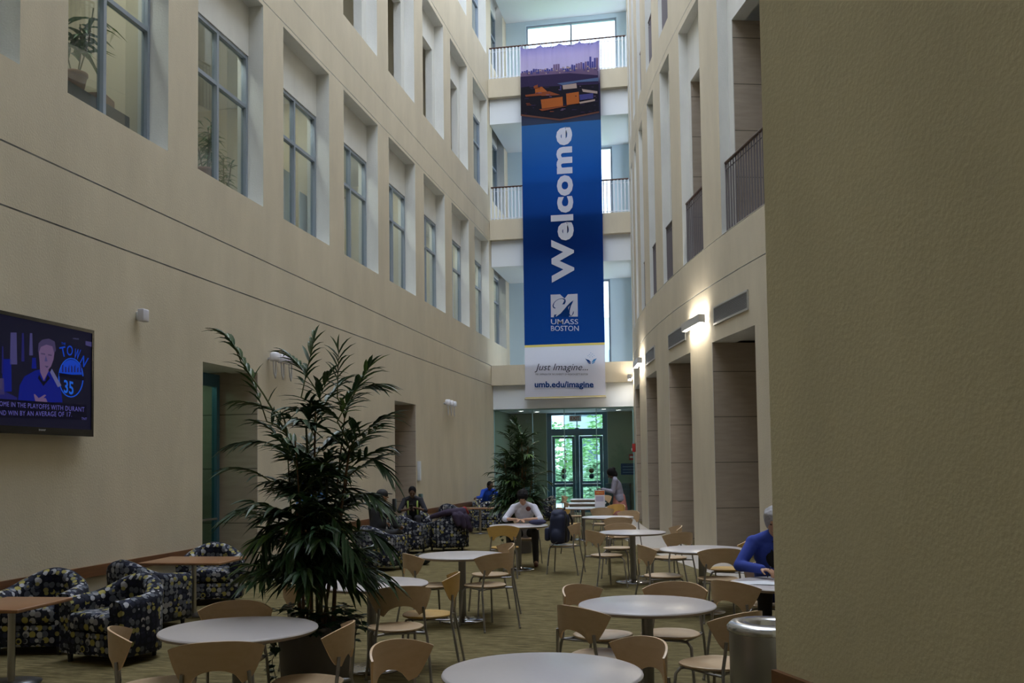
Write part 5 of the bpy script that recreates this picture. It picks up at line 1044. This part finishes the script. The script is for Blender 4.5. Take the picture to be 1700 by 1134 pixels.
# writer in the blue jacket
p = TP[7]; K6 = (p.x - .09, p.y + .74, 0)
k = person('grey-haired person in a blue jacket writing at the table behind the near wall', K6, PI + .12,
  seated(20, .592, 0, .42, .13, .34, wr=(.16, .46, .82), wl=(-.10, .44, .82), er=(.32, .26, .83), el=(-.30, .26, .83), headf=.06), SKIN_L, BL('blue_jacket', (.03, .06, .36)), BL('black_trousers', (.01, .01, .015)), BLACK, .010, 1.0, 'full', M('grey_hair', (.34, .33, .35), .7, 0, .3, 60), headrot=(.4, 0, -.2))
a = MB(); a.ell((0, .215, .93), (.085, .035, .13)); a.build('black_shirt_front', BL('black_shirt', (.01, .01, .012)), k)
q = Vector(K6) + Matrix.Rotation(PI + .12, 4, 'Z') @ Vector((.13 * S, .56 * S, 0)); pn_ = item('pen', 'thin black pen in the writer\'s hand above the loose papers', 'pen', (q.x, q.y, .760)); a = MB(); a.tube([(0, 0, 0), (.03, .04, .09)], .004, 6); a.build('barrel', BLACK, pn_)
place_chair(K6[0], K6[1] + .04, PI + .12, 0, 'birch cafe chair under the person in the blue jacket')
# man in the black cap
x, y, ph = TB[4]
person('man in a black cap and dark top sitting in the armchair behind the big palm', (x, y, 0), -ph,
  seated(12, .592, .0, .48, .13, .50, er=(.30, .12, .74), wr=(.22, .34, .72)), M('tan_skin', (.36, .19, .12), .5), BL('black_top', (.012, .012, .015)), BL('black_jeans', (.015, .015, .02)), BLACK, .012, 1.0, 'cap', M('cap_black', (.012, .012, .015), .7), headrot=(.1, 0, -.5))
# man in the reflective vest
x, y, ph = TB[7]
k = person('man in a dark reflective safety vest looking at his phone in an armchair', (x, y - .03, 0), -ph + .1,
  seated(30, .592, -.01, .48, .13, .50, wl=(-.05, .52, .84), wr=(.07, .50, .80), el=(-.29, .34, .76), er=(.29, .34, .76), headf=.07), SKIN_D, BL('dark_vest_top', (.02, .02, .03)), BL('dark_work_trousers', (.02, .02, .03)), BLACK, .012, .55, 'cropped', HAIRB, headrot=(.45, 0, 0))
for s_ in (-1, 1): a = MB(); U_ = V(0, .5, .866); N_ = V(0, .866, -.5); P_ = V(s_ * .105, -.02, .592); a.tube([P_ + U_ * .50, P_ + U_ * .46 + N_ * .11, P_ + U_ * .32 + N_ * .135, P_ + U_ * .16 + N_ * .125], .020, 8); a.build('reflective_stripe', M('hivis_stripe', (.50, .66, .18), .4), k)
a = MB(); a.m = Matrix.Translation((.01, .62, .86)) @ Matrix.Rotation(-.6, 4, 'X'); a.bbox(-.035, .035, -.005, .005, -.07, .07, .004); a.build('phone', BLACK, k)
# man in the bright blue top
x, y, ph = TB[11]
person('man in a bright blue top leaning on a far armchair by the glass', (x, y, 0), -ph,
  seated(36, .60, .02, .48, .12, .48, wl=(-.10, .60, .78), wr=(.44, .54, .80), el=(-.27, .42, .79), er=(.28, .40, .80), headf=.09), SKIN_D, BL('bright_blue_top', (.01, .07, .50)), DGREY, BLACK, .013, 1.0, 'cropped', HAIRB, headrot=(.2, 0, .3))
# standing woman
p = at(1027, 771 + 2812 / 23.4)
J = dict(pelvis=(0, -.04, .90), chest=(0, .03, 1.22), neck=(0, .07, 1.40), head=(0, .145, 1.51), shl=(-.165, .06, 1.34), shr=(.165, .06, 1.34), ell=(-.20, .12, 1.08), elr=(.20, .12, 1.08), wrl=(-.14, .36, 1.14), wrr=(.13, .36, 1.13),
  hpl=(-.09, -.04, .86), hpr=(.09, -.04, .86), knl=(-.09, -.01, .48), knr=(.10, .0, .48), anl=(-.09, -.04, .09), anr=(.11, -.02, .09), tol=(-.10, .12, .045), tor=(.12, .14, .045))
k = person('woman standing in a grey cardigan and pink skirt, looking down into her dark bag', (p.x, p.y, 0), math.radians(98), J, SKIN_D, BL('grey_cardigan', (.25, .24, .31)), None, BLACK, .012, 1.0, 'bun', HAIRB, True, headrot=(.7, 0, 0), skirt=BL('pink_skirt', (.42, .17, .15)), untuck=.05)
q = Matrix.Rotation(math.radians(98), 4, 'Z') @ Vector((0, .38, .98)); k = item('handbag', 'large dark handbag held by the standing woman', 'bag', (p.x + q.x, p.y + q.y, .72), math.radians(98))
a = MB(); a.ell((0, 0, .16), (.20, .10, .17)); a.bbox(-.18, .18, -.085, .085, .0, .30, .04); fused('bag_body', a, BL('bag_black', (.015, .02, .04), .6), .012, k); a = MB(); a.tube([(-.12, 0, .29), (-.08, 0, .40), (.08, 0, .40), (.12, 0, .29)], .010, 6); a.build('handle', BLACK, k)
# coat over the armchair, bag on the floor
x, y, ph = TB[6]; k = item('draped_coat', 'dark purple coat with a red lining thrown over the back of an armchair', 'coat', (x, y, .55), -ph)
a = MB()
for q0, q1, r0, r1 in (((-.40, -.10, .16), (-.15, -.34, .25), .05, .07), ((-.15, -.34, .25), (.20, -.28, .27), .07, .08), ((.20, -.30, .24), (.38, .05, .12), .08, .07), ((.0, -.42, .18), (.05, -.44, .02), .07, .06), ((.12, -.40, .16), (.18, -.42, -.04), .08, .06), ((.24, -.34, .14), (.30, -.36, -.06), .08, .06), ((.1, -.38, .2), (.36, -.2, .10), .07, .06), ((.36, -.12, .1), (.44, -.08, -.14), .06, .05)): a.cap(q0, q1, r0, r1)
fused('coat_body', a, BL('coat_plum', (.04, .025, .055)), .014, k); a = MB(); a.cap((.26, -.22, .30), (.38, -.02, .22), .06, .05); a.cap((.36, -.02, .2), (.41, .0, .05), .04, .03); fused('red_hood', a, BL('coat_red', (.30, .02, .03)), .012, k)
p = at(697, 938); k = item('floor_bag', 'small dark bag lying on the carpet beside the dotted armchairs', 'bag', (p.x, p.y, 0), .4); a = MB(); a.ell((0, 0, .085), (.20, .13, .09)); a.ell((.08, .02, .10), (.12, .1, .1)); fused('bag_body', a, BL('bag_dark', (.012, .016, .02)), .012, k); a = MB(); a.tube([(-.1, 0, .16), (0, .02, .21), (.1, 0, .18)], .008, 6); a.build('handle', BLACK, k)
